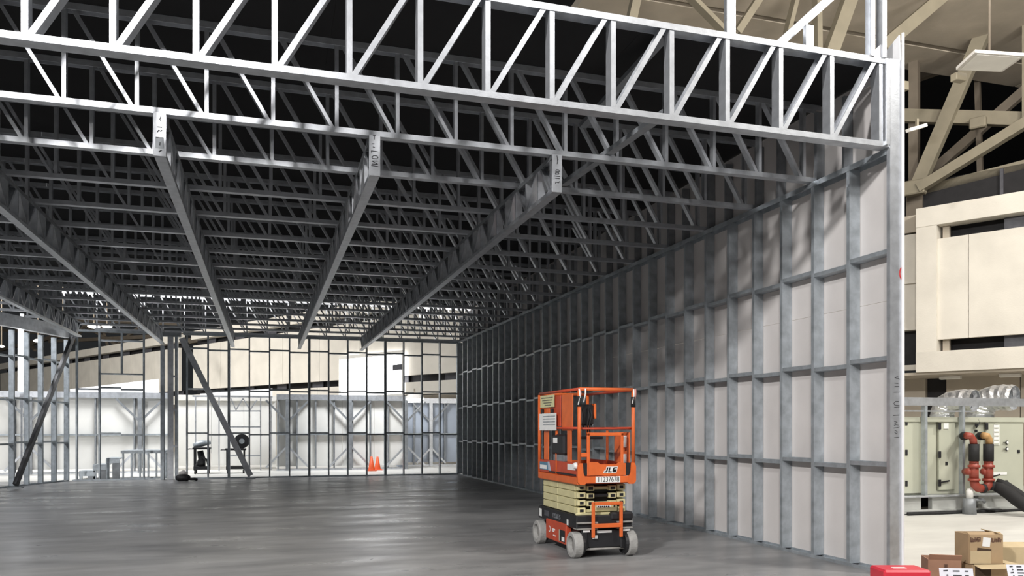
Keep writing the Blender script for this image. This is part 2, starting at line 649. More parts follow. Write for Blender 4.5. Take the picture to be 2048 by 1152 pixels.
# ------------------------------------------------------------------ lattice girders carrying the trusses
GX = [(-.922, 'second lattice girder from the left of the three with lettered end plates, number plate half grey'),
      (1.046, ''), (2.97, ''), (-2.89, ''), (-4.83, '')]
GL = {-.922: 'long lattice girder under the trusses whose bright end plate has a grey sticker',
      1.046: 'middle one of the three long lattice girders with bright end plates',
      2.97: 'long lattice girder nearest the panelled right wall, bright lettered end plate',
      -2.89: 'long lattice girder that ends on the thick post of the back wall',
      -4.83: 'leftmost long lattice girder running to the slanted left wall'}
ZG = 4.03
for gx, _ in GX:
    ya = Y0 + 1.2192 - .02
    yb = 24.6 if gx < -4 else YE - .32 if gx < -2 else YE - .06
    g = thing('lattice_girder', GL[gx], 'girder', (gx, ya, ZG), 'lattice girders under the roof trusses')
    wv = .10
    channel('bottom_chord', (gx, ya + .02, ZG), (gx, yb, ZG), wv, .045, (0, 0, 1), M['galv'], g)
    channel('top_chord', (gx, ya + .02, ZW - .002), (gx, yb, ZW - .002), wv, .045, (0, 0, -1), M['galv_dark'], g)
    ep = box('end_plate', (gx, ya + .008, (ZG + ZW) / 2), (wv + .012, .016, ZW - ZG - .004), M['galv'], g, .003, label='bright folded end plate')
    n = int((yb - ya - .1) / .42)
    for k in range(n):
        y = ya + .08 + k * .42
        channel('web_upright', (gx, y, ZG + .006), (gx, y, ZW - .008), wv - .014, .04, (0, 1, 0), M['galv'], g)
        y2 = y + .40
        if k % 2 == 0:
            channel('web_diagonal', (gx, y + .05, ZG + .02), (gx, y2, ZW - .02), wv - .02, .035, (0, -1, .6), M['galv'], g)
        else:
            channel('web_diagonal', (gx, y + .05, ZW - .02), (gx, y2, ZG + .02), wv - .02, .035, (0, 1, .6), M['galv'], g)
    oy = ya - .0005
    if gx == 1.046:
        mk = [[(-.035, .10), (.035, .095)], [(-.03, .115), (.03, .118), (-.03, .145), (.03, .15)], [(-.02, .17), (-.03, .185), (-.01, .2), (.02, .2), (.033, .185), (.02, .17), (-.02, .17)],
              [(-.035, .245), (.03, .243)], [(-.035, .245), (-.03, .225)], [(-.02, .285), (.0, .283)], [(-.03, .315), (-.005, .318)], [(-.005, .36), (-.002, .40)], [(-.02, .40), (.012, .398)]]
    elif gx == 2.97:
        mk = [[(-.02, .09), (-.015, .11), (.02, .105), (.025, .12)], [(-.025, .15), (.03, .148)], [(-.03, .172), (.032, .17)], [(-.02, .19), (.02, .195), (.02, .21), (-.02, .205), (-.02, .19)],
              [(-.02, .225), (.025, .222), (.02, .24), (-.01, .24)], [(0, .30), (.005, .335), (-.002, .39)], [(.004, .33), (.012, .35)]]
    elif gx == -.922:
        mk = [[(-.01, .04), (.015, .06)], [(-.03, .17), (.03, .172)], [(0, .10), (.002, .13)], [(-.02, .22), (-.01, .24), (.01, .23), (.02, .245)], [(-.02, .27), (.02, .268)], [(.01, .32), (.0, .34), (.01, .37)]]
        box('grey_sticker', (gx - .002, ya - .001, ZG + .125), (.07, .003, .10), M['galv_dark'], g, label='grey sticker on the end plate')
        oy -= .0025
    else:
        mk = None
    if mk:
        strokes('handwriting', mk, (gx, oy, ZG), (1, 0, 0), (0, 0, 1), .006, M['ink'], g, 'dark marker scribble')

# braces lying in the roof, loose bracing channels
b = thing('roof_brace', 'dark steel channel lying across the bottom chords between the trusses', 'brace', (3.6, 7, 4.5))
channel('channel', (3.66, 6.95, 4.51), (3.44, 10.9, 4.51), .09, .05, (0, 0, 1), M['galv_dark'], b)
b = thing('roof_brace', 'dark steel channel sloping down from the front truss top chord to the next trusses', 'brace', (3.7, 7.1, 5.25))
channel('channel', atY(1332, 76, 7.06), atY(1166, 256, 8.75), .09, .05, (0, 0, 1), M['galv_dark'], b)

# ------------------------------------------------------------------ parapet framing above the front truss
pf = thing('parapet_frame', 'bright galvanised stud framing rising from the top of the front truss', 'frame', (5.2, Y0 + .06, ZT))
for px in (1465,):
    p = atY(px, 60, Y0 + .02)
    channel('stud', (p.x, p.y + .02, ZT), (p.x, p.y + .02, 6.6), .10, .05, (0, 1, 0), M['galv'], pf)
for px in (1750, 1765):
    p = atY(px, 100, Y0 + .02)
    channel('stud', (p.x - .02, Y0 + .04, ZT), (p.x - .02, Y0 + .04, 6.6), .09, .05, (1 if px == 1765 else -1, 0, 0), M['galv'], pf)
a, c = atY(1552, 93, Y0 + .19), atY(1680, -22, Y0 + .19)
bar('brace', a, c, .06, .08, M['galv'], pf)
p = atY(1620, 84, Y0 + .06)
channel('short_stud', (p.x, p.y, ZT), (p.x, p.y, ZT + .24), .09, .05, (0, 1, 0), M['galv'], pf)
p = atY(1738, 100, Y0 + .05)
plate('gusset', [(p.x - .03, Y0 + .02, ZT + .003), (p.x + .12, Y0 + .02, ZT + .003), (p.x + .12, Y0 + .02, ZT + .14)], .003, M['sheath_edge'], pf)

# ------------------------------------------------------------------ back stud wall
wb = structure('wall_back', (0, YE, 0))
B = M['galv_wall']
XS = [XW - .03 - .602 * k for k in range(20)]
for k, x in enumerate(XS):
    if k == 15:
        continue
    if k in (4, 8, 12):
        channel('stud', (x - .035, YE + .07, .03), (x - .035, YE + .07, ZW - .03), .14, .05, (1, 0, 0), B, wb)
        channel('stud', (x + .04, YE + .07, .03), (x + .04, YE + .07, ZW - .03), .14, .05, (-1, 0, 0), B, wb)
    else:
        z0 = 3.13 if k == 17 else .03
        channel('stud', (x - .02, YE + .07, z0), (x - .02, YE + .07, ZW - .03), .14, .045, (1, 0, 0), B, wb)
    if k < 19 and k not in (14, 15):
        for z in (1.34, 2.69, 3.93):
            zz = z + (.03 if k % 2 else -.02)
            if k >= 15 and z > 3.5:
                zz = 4.12
                if k > 17:
                    continue
            channel('crossbar', (x - .02, YE + .07, zz), (x - .602 - .02, YE + .07, zz), .12, .045, (0, 0, 1), B, wb)
channel('crossbar', (XS[16], YE + .07, 3.13), (XS[18], YE + .07, 3.13), .12, .045, (0, 0, 1), B, wb)
for xa_, xb_ in ((XW, -2.36), (-3.14, XS[-1] - .1)):
    channel('base_track', (xa_, YE + .07, 0), (xb_, YE + .07, 0), .15, .035, (0, 0, 1), B, wb)
    channel('header_track', (xa_, YE + .07, ZW), (xb_, YE + .07, ZW), .15, .06, (0, 0, -1), B, wb)
# thick built-up post under the fourth girder
cp = thing('box_post', 'thick built-up galvanised post between the two halves of the back stud wall', 'post', (-2.78, YE, 0))
channel('channel', (-2.98, YE - .02, 0), (-2.98, YE - .02, ZW - .42), .22, .10, (1, 0, 0), B, cp)
channel('channel', (-2.70, YE - .14, 0), (-2.70, YE - .14, ZW - .02), .16, .06, (0, 1, 0), M['galv'], cp)
channel('channel', (-2.50, YE - .02, 0), (-2.50, YE - .02, ZW - .02), .20, .08, (-1, 0, 0), B, cp)
for z in (1.0, 2.1, 3.1):
    box('tie_plate', (-2.6, YE - .13, z), (.2, .012, .06), M['galv'], cp)
box('end_cap', (-2.72, YE - .05, ZW - .08), (.62, .2, .12), M['galv_dark'], cp)

# ------------------------------------------------------------------ slanted left stud wall
LA, LB = V((-5.52, YE - .02, 0)), V((-6.48, 23.70, 0))
ld = (LB - LA).normalized()
ln_ = V((-ld.y, ld.x, 0))
if ln_.x < 0:
    ln_ = -ln_
wl = structure('wall_left', LA)
for k in range(14):
    p = LA + ld * (.02 + .6 * k)
    channel('stud', p + V((0, 0, .03)), p + V((0, 0, ZW - .32)), .14, .05, -ld, B, wl)
    if k < 13:
        q = LA + ld * (.6 * (k + 1) + .01)
        for z in (1.12, 2.28, 3.42):
            zz = V((0, 0, z + (.02 if k % 2 else -.02)))
            channel('crossbar', p + ld * .01 + zz, q + zz, .13, .045, (0, 0, 1), B, wl)
channel('base_track', LA, LA + ld * 8, .15, .035, (0, 0, 1), B, wl)
hb = thing('header_beam', 'deep pale box header beam along the top of the slanted left wall', 'beam', LA + V((0, 0, ZW - .3)))
p0, p1 = LA + V((0, 0, ZW - .10)) + ln_ * .02, LA + ld * 8 + V((0, 0, ZW - .10)) + ln_ * .02
bar('box_beam', p0, p1, .17, .33, M['galv'], hb, bevel=.006)
bar('end_cap', p0 - ld * .02, p0, .18, .34, M['galv'], hb)

# raking props
r = thing('raking_prop', 'long dark square tube propped from the floor up to the left corner header', 'prop', atD(32, 976, 20.8))
pa, pb = V(atD(31, 974, 20.7)), V(atD(146, 672, 23.4))
pa.z = .09
bar('tube', pa, pb, .10, .13, M['prop_dark'], r, bevel=.004)
box('foot_plate', (pa.x, pa.y, .012), (.3, .3, .024), M['galv_dark'], r)
plate('strap', [pb + V((-.1, -.09, -.05)), pb + V((.12, -.09, -.05)), pb + V((.12, -.09, .12)), pb + V((-.1, -.09, .12))], .01, M['galv'], r)
r = thing('raking_prop', 'wide grey diagonal brace leaning across the back wall from the thick post to the floor', 'prop', atY(500, 950, YE - .2))
pa, pb = atY(501, 949, YE - .2), atY(363, 676, YE - .2)
pa.z = .08
channel('channel', pa, pb, .17, .09, (0, 1, 0), M['galv'], r)
box('foot_plate', (pa.x, pa.y + .04, .012), (.3, .25, .024), M['galv_dark'], r)

# ------------------------------------------------------------------ far white stud wall of the room behind
YF = 30.6
wf = structure('wall_far', (0, YF, 0))
HF = 2.78
D = M['drywall']


def far_section(xa, xb, y, board, frame=True, step=.61, hdr=M['galv']):
    n = max(1, round((xb - xa) / 1.22))
    w = (xb - xa) / n
    for i in range(n):
        box('board', (xa + w * (i + .5), y + .16, HF / 2), (w - .008, .014, HF - .3), board, wf)
    if frame:
        k = int((xb - xa) / step)
        for i in range(k + 1):
            x = xa + .03 + i * (xb - xa - .06) / k
            channel('stud', (x, y + .07, .06), (x, y + .07, HF - .2), .14, .05, (1, 0, 0), M['galv_dark'], wf)
        channel('rail', (xa, y + .07, 1.30), (xb, y + .07, 1.30), .13, .05, (0, 0, 1), M['galv_wall'], wf)
    bar('header', (xa, y + .06, HF - .1), (xb, y + .06, HF - .1), .2, .2, hdr, wf)
    channel('base_track', (xa, y + .07, .0), (xb, y + .07, .0), .15, .06, (0, 0, 1), hdr, wf)


def knee(x, y, up=True, both=True, h=.75):
    for s in ((-1, 1) if both else (1,)):
        if up:
            bar('knee_brace', (x + .05 * s, y - .02, HF - .2 - h), (x + h * s, y - .02, HF - .22), .05, .07, M['galv_dark'], wf)
        else:
            bar('knee_brace', (x + .05 * s, y - .02, .10 + h), (x + h * s, y - .02, .12), .05, .07, M['galv'], wf)


xr = lambda px, y=YF: atY(px, 860, y).x
far_section(xr(553), xr(812), YF, D)
for px in (575, 700, 812):
    x = xr(px)
    bar('post', (x, YF + .0, 0), (x, YF + .0, HF - .18), .13, .1, M['galv_dark'], wf)
    knee(x, YF, True)
    knee(x, YF, False)
far_section(xr(812), xr(812) + 5.2, YF + 2.2, M['bluewall'])
x = xr(862, YF + 2.2)
bar('post', (x, YF + 2.2, 0), (x, YF + 2.2, HF - .18), .13, .1, M['galv'], wf)
knee(x, YF + 2.2, True)
knee(x, YF + 2.2, False, h=.6)
box('return_board', (xr(812) + .02, YF + 1.3, HF / 2), (.03, 2.1, HF), M['bluewall'], wf)
far_section(xr(345), xr(553), YF + 1.6, D, frame=False, hdr=M['strip_white'])
far_section(xr(-60), xr(345), YF, D, step=1.22)
for a_, b_, z0_, z1_ in ((140, 318, .10, .50), (400, 545, .06, .30)):
    yy = YF + .25 + (1.6 if a_ > 300 else 0)
    plate('white_sheet', [(xr(a_, yy), yy, HF), (xr(b_, yy), yy, HF), (xr(b_, yy), yy, HF + z1_), (xr(a_, yy), yy, HF + z0_)], .02, M['sheath_edge'], wf)
for px in (60, 280):
    x = xr(px)
    bar('post', (x, YF + .0, 0), (x, YF + .0, HF - .18), .13, .1, M['galv_dark'], wf)
    knee(x, YF, True)
    knee(x, YF, False)
# openings framed in light studs in the white stretch
fo = thing('opening_frame', 'thin steel window framing with a W truss head before the white far wall', 'frame', (xr(490), YF + .6, 0))
for px, y0 in ((358 + 32, 937), (437, 937), (458, 937), (520, 937), (541, 937)):
    p = atY(px, 860, YF + .6)
    channel('stud', (p.x, p.y, 0), (p.x, p.y, HF - .1), .09, .04, (1, 0, 0), M['galv'], fo)
for py in (822, 854, 911):
    q0, q1 = atY(458, py, YF + .6), atY(520, py, YF + .6)
    bar('rail', q0, q1, .05, .05, M['galv'], fo)
q0, q1 = atY(385, 795, YF + .6), atY(545, 795, YF + .6)
q0.z = q1.z = HF - .08
bar('rail', q0, q1, .06, .06, M['galv'], fo)
pts = [(462, 797), (476, 820), (487, 797), (500, 820), (513, 797)]
pts = [(462, 797), (472, 820), (486, 797), (500, 820), (514, 800)]
for u, w in zip(pts, pts[1:]):
    bar('diagonal', atY(*u, YF + .6), atY(*w, YF + .6), .04, .04, M['galv'], fo)

# ------------------------------------------------------------------ hall facade (one long precast gallery front)
fc = structure('wall_hall', FP)


def fbox(name, t0, t1, z0, z1, off, th, m, parent=None):
    p = fac((t0 + t1) / 2, (z0 + z1) / 2, off + th / 2)
    return box(name, p, (abs(t1 - t0), th, z1 - z0), m, parent or fc, rz=math.atan2(FU.y, FU.x))


def facade(t0, t1, pw=3.2):
    n = max(1, round((t1 - t0) / 6.4))
    w = (t1 - t0) / n
    for i in range(n):
        a, bb = t0 + w * i, t0 + w * (i + 1)
        fbox('band', a, bb - .02, 3.05, 3.59, -.12, .5, M['concrete'])
        fbox('band', a, bb - .02, 6.96, 7.47, -.12, .5, M['concrete'])
        fbox('slot_back', a, bb, 3.59, 3.93, .55, .1, M['slot'])
        fbox('slot_back', a, bb, 6.58, 6.98, .55, .1, M['slot'])
        k = max(1, round(w / pw))
        for j in range(k):
            pa_, pb_ = a + w / k * j, a + w / k * (j + 1) - .03
            fbox('panel', pa_, pb_, 3.91, 6.6, 0, .16, M['concrete'])
            fbox('slot_glass', pa_ + .2, pa_ + 1.1, 3.6, 3.92, .35, .05, M['slot_grey'])
            fbox('slot_glass', pa_ + 1.2, pa_ + 2.2, 6.6, 6.96, .35, .05, M['slot_grey'])
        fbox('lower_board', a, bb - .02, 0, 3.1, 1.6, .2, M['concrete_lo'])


# right bay with its corner pilaster (t from 0 towards the camera)
fbox('band', 0, -7, 3.05, 3.59, -.12, .5, M['concrete'])
fbox('band', 0, -7, 6.96, 7.47, -.12, .5, M['concrete'])
fbox('pilaster', 0, -.51, 3.59, 6.96, -.10, .5, M['concrete'])
fbox('panel', -.51, -1.23, 3.91, 6.6, 0, .16, M['concrete'])
fbox('panel', -1.25, -4.4, 3.91, 6.6, 0, .16, M['concrete'])
fbox('panel', -4.42, -7, 3.91, 6.6, 0, .16, M['concrete'])
fbox('slot_back', 0, -7, 3.5, 4.0, .6, .1, M['slot'])
fbox('slot_back', 0, -7, 6.5, 7.0, .6, .1, M['slot'])
fbox('slot_glass', -2.0, -2.9, 3.59, 3.92, .3, .05, M['slot_grey'])
fbox('slot_glass', -2.0, -5, 6.6, 6.97, .3, .05, M['slot_grey'])
fbox('slot_post', -.58, -.74, 3.59, 3.92, .2, .15, M['concrete_lo'])
fbox('slot_post', -.58, -.74, 6.6, 6.97, .2, .15, M['concrete_lo'])
# set-back bay between the pilaster and the stud wall
for z0, z1, mm in ((6.98, 7.45, M['concrete_lo']), (5.62, 6.93, M['concrete']), (4.32, 5.55, M['concrete']), (3.15, 3.30, M['concrete'])):
    fbox('panel', .02, 7.9, z0, z1, .45, .16, mm)
fbox('slot_back', .02, 7.9, 3.28, 4.35, .75, .1, M['slot'])
fbox('ledge', .02, 7.9, 5.55, 5.62, .35, .3, M['concrete'])
fbox('ledge', .02, 7.9, 4.26, 4.33, .35, .3, M['concrete'])
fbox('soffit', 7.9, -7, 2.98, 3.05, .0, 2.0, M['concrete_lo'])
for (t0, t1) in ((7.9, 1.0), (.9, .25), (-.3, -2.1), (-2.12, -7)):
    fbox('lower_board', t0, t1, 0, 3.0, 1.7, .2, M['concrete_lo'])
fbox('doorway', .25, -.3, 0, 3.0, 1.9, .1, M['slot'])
facade(8.0, 41.1)
facade(42.9, 78)
fbox('doorway', 41.1, 42.9, 0, 7.4, 1.2, .1, M['slot'])
# strip lights under the gallery
for px0, px1, py in ((1880, 1922, 748), (1999, 2042, 745)):
    (a, d0), (c, d1) = atF(px0, py, .9), atF(px1, py, .9)
    a.z = c.z = 2.93
    t = thing('strip_light', 'white strip light under the gallery edge, %s' % ('nearer the stud wall' if px0 < 1950 else 'further right above the foil duct'), 'lamp', (a + c) / 2, 'strip lights under the gallery')
    bar('tube_cover', a, c, .22, .09, M['strip_white'], t, bevel=.01)
    bar('base_rail', a + V((0, 0, .06)), c + V((0, 0, .06)), .12, .05, M['lamp_white'], t)

# overexposed white sheet under a floodlight; its brightness is put in as glow
op = structure('glowing_sheet', atF(742, 750, -.5)[0])
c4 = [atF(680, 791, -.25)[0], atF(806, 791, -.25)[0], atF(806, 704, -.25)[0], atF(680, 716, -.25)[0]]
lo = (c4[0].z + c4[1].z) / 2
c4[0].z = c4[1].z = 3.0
plate('pane', c4, .08, M['white_glow'], op)  # face of the floodlit white sheet, with its brightness as glow
q = [atF(785, 741, -.40)[0], atF(803, 739, -.40)[0], atF(803, 728, -.40)[0], atF(785, 730, -.40)[0]]
plate('dark_vent', q, .05, M['slot_grey'], op)
for i in range(4):
    bar('frame', c4[i], c4[(i + 1) % 4], .12, .16, M['strip_white'], op)  # window-like edging built around the glowing sheet


def high_bay(px, py, d, wpx, label, power=0):
    p = atD(px, py, d)
    R_ = wpx / 2 * d / F
    t = thing('high_bay_lamp', label, 'lamp', p, 'glowing hall lamps')
    mw = Matrix.Translation(p)
    lathe('reflector', [(R_ * .2, R_ * .5), (R_ * .6, R_ * .4), (R_ * 1.02, R_ * .06), (R_ * 1.02, 0), (R_ * .96, .0)], mw, M['lamp_white'], t, 20)
    lathe('diffuser', [(0, -R_ * .32), (R_ * .5, -R_ * .27), (R_ * .85, -R_ * .12), (R_ * .96, 0), (0, .001)], mw, M['glow'], t, 20, True)
    tube('stem', [p + V((0, 0, R_ * .45)), p + V((0, 0, R_ * 1.0 if d < 32 else 3.5))], .03, M['beam_far'], t, 6)
    return t


high_bay(188, 653, 40, 24, 'glowing hall lamp seen above the back wall, left one of a close pair')
high_bay(214, 653, 41, 20, 'glowing hall lamp seen above the back wall, right one of a close pair')
high_bay(126, 668, 38, 14, 'small glowing hall lamp just above the top of the leaning dark prop')
high_bay(76, 682, 38, 17, 'glowing hall lamp between studs of the slanted left wall')
high_bay(3, 693, 38, 12, 'small glowing hall lamp at the far left picture edge')
fl = high_bay(829, 797, 31.5, 40, 'glaring white flood lamp in front of the far wall header beside the glowing white sheet')
t = thing('glow_strip', 'glowing upright white strip, added for light through a gap, behind the slanted left wall', 'lamp', atD(42, 790, 24))
pA, pB = atD(41, 782, 24.2), atD(42, 640, 24.2)
tube('tube', [pA, pB], .075, M['white_glow'], t, 8)  # made-up glowing strip in place of light coming through a gap
bar('backing_rail', pA + V((0, .12, -.5)), pB + V((0, .12, .2)), .1, .05, M['galv'], t)
bar('stand', V((pA.x, pA.y + .12, 0)), pA + V((0, .12, -.5)), .05, .05, M['galv'], t)

# far roof steel seen over the back wall, left
ft = thing('far_roof_truss', 'distant brown roof steelwork above the hall gallery on the left', 'truss', atF(230, 690, 3)[0])
for (a, c, w) in (((100, 660), (420, 668), 6), ((100, 683), (330, 672), 6), ((120, 640), (360, 648), 5), ((130, 705), (170, 650), 5), ((170, 650), (235, 690), 5), ((235, 690), (290, 645), 5), ((290, 645), (330, 676), 5),
                  ((60, 690), (140, 660), 6), ((0, 700), (120, 672), 6), ((0, 660), (110, 668), 5), ((20, 640), (70, 700), 5), ((200, 640), (215, 690), 4), ((330, 690), (480, 668), 10)):
    (p, d0), (q, d1) = atF(*a, 3), atF(*c, 3)
    bar('member', p, q, w * d0 / F, w * d0 / F, M['beam_far'], ft)

# ------------------------------------------------------------------ roof steel of the hall on the right
ht = thing('hall_roof_truss', 'big tan painted steel roof truss above the gallery, right of the stud wall', 'truss', atF(1826, 378, .8)[0])
for (a, c, w, off, mm) in (((1826, 20), (1826, 378), 17, 1.2, 'beam_far'), ((2008, -40), (1832, 372), 27, .8, 'beam'), ((2090, 218), (1835, 375), 20, .5, 'beam'),
                           ((1790, 229), (2090, 238), 24, 1.0, 'beam'), ((1838, 382), (2090, 318), 17, 1.3, 'beam'), ((1828, 372), (1828, 452), 30, 1.2, 'beam_far'),
                           ((2052, -20), (2052, 240), 14, .9, 'beam')):
    (p, d0), (q, d1) = atF(*a, off), atF(*c, off)
    channel('member', p, q, w * d0 / F, .25, -FN, M[mm], ht, t=.03)
(p, d0) = atF(1830, 376, .7)
box('node_plate', p, (.55, .3, .4), M['beam'], ht, .03, rz=math.atan2(FU.y, FU.x))
(p, d0) = atF(1956, 246, .9)
box('node_plate', p, (.4, .2, .3), M['beam'], ht, .03, rz=math.atan2(FU.y, FU.x))
hb2 = thing('rear_roof_truss', 'dim brown roof truss behind the big tan truss on the right', 'truss', atF(1956, 250, 4)[0])
for (a, c, w) in (((1850, 352), (2090, 142), 17), ((1952, 120), (1959, 356), 9), ((1836, 152), (1916, 124), 14), ((1836, 80), (1900, 50), 8)):
    (p, d0), (q, d1) = atF(*a, 4), atF(*c, 4)
    channel('member', p, q, w * d0 / F, .22, -FN, M['beam_far'], hb2, t=.03)
# dark parapet glazing between gallery top and truss
fbox('dark_glazing', .4, -7, 7.5, 8.55, 1.3, .1, M['slot'])
fbox('glazing_bar', -1.72, -1.80, 7.5, 8.5, 1.22, .08, M['slot_grey'])

YD = 15.5
dt = thing('deck_bracing', 'pale tan diagonal braces under the roof deck above the front truss', 'brace', atY(1450, 30, YD))
for (a, c, w) in (((1259, 70), (1281, -30), 17), ((1470, 75), (1378, -18), 9), ((1478, 62), (1535, -25), 14), ((1663, 112), (1712, -25), 29), ((1641, 100), (1640, 20), 12), ((1772, 90), (1880, -2), 27), ((1580, 60), (1600, -20), 9)):
    p, q = atY(*a, YD), atY(*c, YD)
    q = p + (q - p) * ((11.9 - p.z) / (q.z - p.z))
    channel('member', p, q, w * 17.5 / F, .2, (0, 1, 0), M['beam'], dt, t=.025)
bar('bottom_chord', (6.9, YD + .1, 9.6), (14.5, YD + .1, 9.6), .2, .2, M['beam'], dt)

hl = thing('hanging_reflector_light', 'square off-white flat lamp housing hung below the tan roof truss', 'lamp', atD(1975, 125, 13.7))
zL = H + 716 * 13.75 / F
cs = []
for px, py in ((1912, 140), (2004, 144), (2050, 112), (1950, 105)):
    d = (zL - H) * F / (HY - py)
    cs.append(atD(px, py, d))
cs = [V((c.x, c.y, zL)) for c in cs]
plate('housing', cs[::-1], -.05, M['lamp_white'], hl)
mid = sum(cs, V((0, 0, 0))) / 4
bb = [c * .86 + mid * .14 + V((0, 0, -.012)) for c in cs]
plate('lens', bb[::-1], -.02, M['strip_white'], hl)
tube('stem', [mid + V((0, 0, .08)), mid + V((0, 0, 3.9))], .02, M['beam_far'], hl, 6)
pp = atD(1917, 155, 13.9)
box('driver_box', (pp.x, pp.y, zL - .05), (.22, .14, .13), M['beam'], hl, .01)
sl = thing('strip_lamp', 'small pale strip lamp beside the tan truss upright', 'lamp', atD(1835, 256, 17))
bar('housing', atD(1816, 261, 17), atD(1850, 251, 17.2), .13, .07, M['strip_white'], sl, bevel=.008)
bar('bracket', atD(1834, 252, 17.1), atD(1834, 238, 17.1), .05, .05, M['beam'], sl)

# ------------------------------------------------------------------ stairs, platform, carts, cones, bag beyond and at the back wall
YP = YE + .75
st = thing('stair_frame', 'grey steel framed steps climbing right to the small platform behind the studs', 'stairs', atY(200, 960, YP))
for (pa_, pb_, py) in ((158, 190, 942), (186, 212, 929), (212, 239, 916)):
    a, c = atY(pa_, py, YP), atY(pb_, py, YP)
    a.y = c.y = YP
    box('tread', ((a.x + c.x) / 2, YP + .45, a.z - .02), (c.x - a.x, .9, .04), M['galv_wall'], st)
    box('riser_post', (c.x - .1, YP + .04, a.z / 2 - .02), (.2, .08, a.z - .04), M['galv_dark'], st)
    box('riser_post', (a.x + .05, YP + .04, a.z / 2 - .02), (.08, .08, a.z - .04), M['galv_wall'], st)
    box('side_rail', ((a.x + c.x) / 2, YP - .01, a.z - .1), (c.x - a.x, .04, .12), M['galv_wall'], st)
pl = thing('work_platform', 'grey steel framed platform table at the top of the small steps', 'platform', atY(285, 960, YP))
a, c = atY(242, 904, YP), atY(333, 904, YP)
box('deck', ((a.x + c.x) / 2, YP + .5, a.z), (c.x - a.x, 1.1, .09), M['galv_wall'], pl)
for f_ in (.03, .22, .40, .58, .76, .97):
    x = a.x + (c.x - a.x) * f_
    channel('leg', (x, YP, .02), (x, YP, a.z - .045), .09, .045, (1, 0, 0), M['galv_wall'], pl)
channel('bottom_rail', (a.x, YP, 0), (c.x, YP, 0), .09, .03, (0, 0, 1), M['galv_wall'], pl)
for f_ in (.1, .9):
    x = a.x + (c.x - a.x) * f_
    channel('leg', (x, YP + 1.0, .0), (x, YP + 1.0, a.z - .045), .09, .045, (1, 0, 0), M['galv_wall'], pl)

YC = 29.2


def cart(px0, px1, pyt, label):
    a, c = atY(px0, pyt, YC), atY(px1, pyt, YC)
    w, zt = c.x - a.x, a.z
    xm = (a.x + c.x) / 2
    t = thing('tool_cart', label, 'cart', (xm, YC, 0), 'black tool carts by the far wall')
    for sx in (-1, 1):
        for sy in (0, .5):
            box('post', (xm + sx * (w / 2 - .03), YC + sy, .12 + (zt - .12) / 2), (.05, .05, zt - .12), M['black'], t)
            lathe('caster', [(0, -.025), (.06, -.025), (.06, .025), (0, .025)], Matrix.Translation((xm + sx * (w / 2 - .05), YC + sy, .06)) @ Matrix.Rotation(math.pi / 2, 4, 'Y'), M['blackrub'], t, 12)
    box('shelf', (xm, YC + .25, zt), (w + .06, .6, .06), M['black'], t)
    box('shelf', (xm, YC + .25, .2), (w, .56, .1), M['black'], t)
    bar('handle', (xm - w / 2 - .16, YC, zt - .02), (xm - w / 2 - .16, YC + .5, zt - .02), .03, .03, M['black'], t)
    bar('handle_arm', (xm - w / 2 - .16, YC + .25, zt - .02), (xm - w / 2, YC + .25, zt - .02), .03, .03, M['black'], t)
    return t, xm, zt, w


t, xm, zt, w = cart(387, 419, 897, 'black tool cart with a grey bundle on top by the far white wall')
bd = tube('tarp_bundle', [(xm - .28, YC + .2, zt + .09), (xm - .05, YC + .22, zt + .16), (xm + .28, YC + .2, zt + .2)], [.06, .12, .06], M['galv_wall'], None, 10)
tag(bd, 'crumpled grey bundle lying on the left tool cart', 'bundle')
sp = thing('machine', 'black machine standing on the lower shelf of the left tool cart', 'machine', (xm, YC + .2, .25))
tube('body', [(xm - .05, YC + .2, .25), (xm, YC + .2, .5), (xm - .06, YC + .2, .78)], [.17, .12, .10], M['black'], sp, 10)
tube('hose', [(xm, YC + .05, .6), (xm + .18, YC + .02, .45), (xm + .22, YC + .02, .28)], .04, M['blackrub'], sp, 8)
t, xm, zt, w = cart(452, 490, 899, 'black tool cart with a big black reel on top beside the leaning brace')
rl = thing('cable_reel', 'round black reel standing on the right tool cart', 'reel', (xm + .18, YC + .2, zt + .03))
mw = Matrix.Translation((xm + .2, YC + .2, zt + .03 + .25)) @ Matrix.Rotation(math.radians(70), 4, 'Y') @ Matrix.Rotation(math.pi / 2, 4, 'X')
lathe('flange', [(0, -.10), (.25, -.10), (.25, -.07), (.12, -.07), (.12, .07), (.25, .07), (.25, .10), (0, .10)], mw, M['black'], rl, 24)
lathe('hub', [(0, .10), (.09, .10), (.09, .13), (0, .13)], mw, M['galv_wall'], rl, 16)


def cone(px, h, label, Y):
    p = atY(px, 900, Y)
    t = thing('traffic_cone', label, 'cone', (p.x, Y, 0), 'traffic cones')
    box('base', (p.x, Y, .02), (.34, .34, .04), M['cone'], t, .01)
    lathe('cone', [(.13, .04), (.11, .1), (.035, h), (0, h)], Matrix.Translation((p.x, Y, 0)), M['cone'], t, 16, True)


cone(743, .52, 'orange traffic cone behind the back studs, left of the pair', YF - 1.05)
cone(755, .50, 'orange traffic cone behind the back studs, right of the pair', YF - .6)

bp_ = atD(366, 958, 23.6)
bg = thing('tool_bag', 'black tool bag with a pale bundle at the foot of the thick post', 'bag', (bp_.x, bp_.y, 0))
tube('body', [(bp_.x - .2, bp_.y, .09), (bp_.x - .12, bp_.y, .1), (bp_.x + .12, bp_.y, .1), (bp_.x + .2, bp_.y, .09)], [.05, .1, .1, .05], M['black'], bg, 10)
tube('strap', [(bp_.x + .18, bp_.y - .02, .06), (bp_.x + .32, bp_.y - .05, .06), (bp_.x + .38, bp_.y, .04)], .04, M['blackrub'], bg, 8)
tube('pale_bundle', [(bp_.x - .12, bp_.y, .22), (bp_.x + .02, bp_.y + .02, .26), (bp_.x + .12, bp_.y, .21)], [.04, .07, .03], M['sheath'], bg, 8)

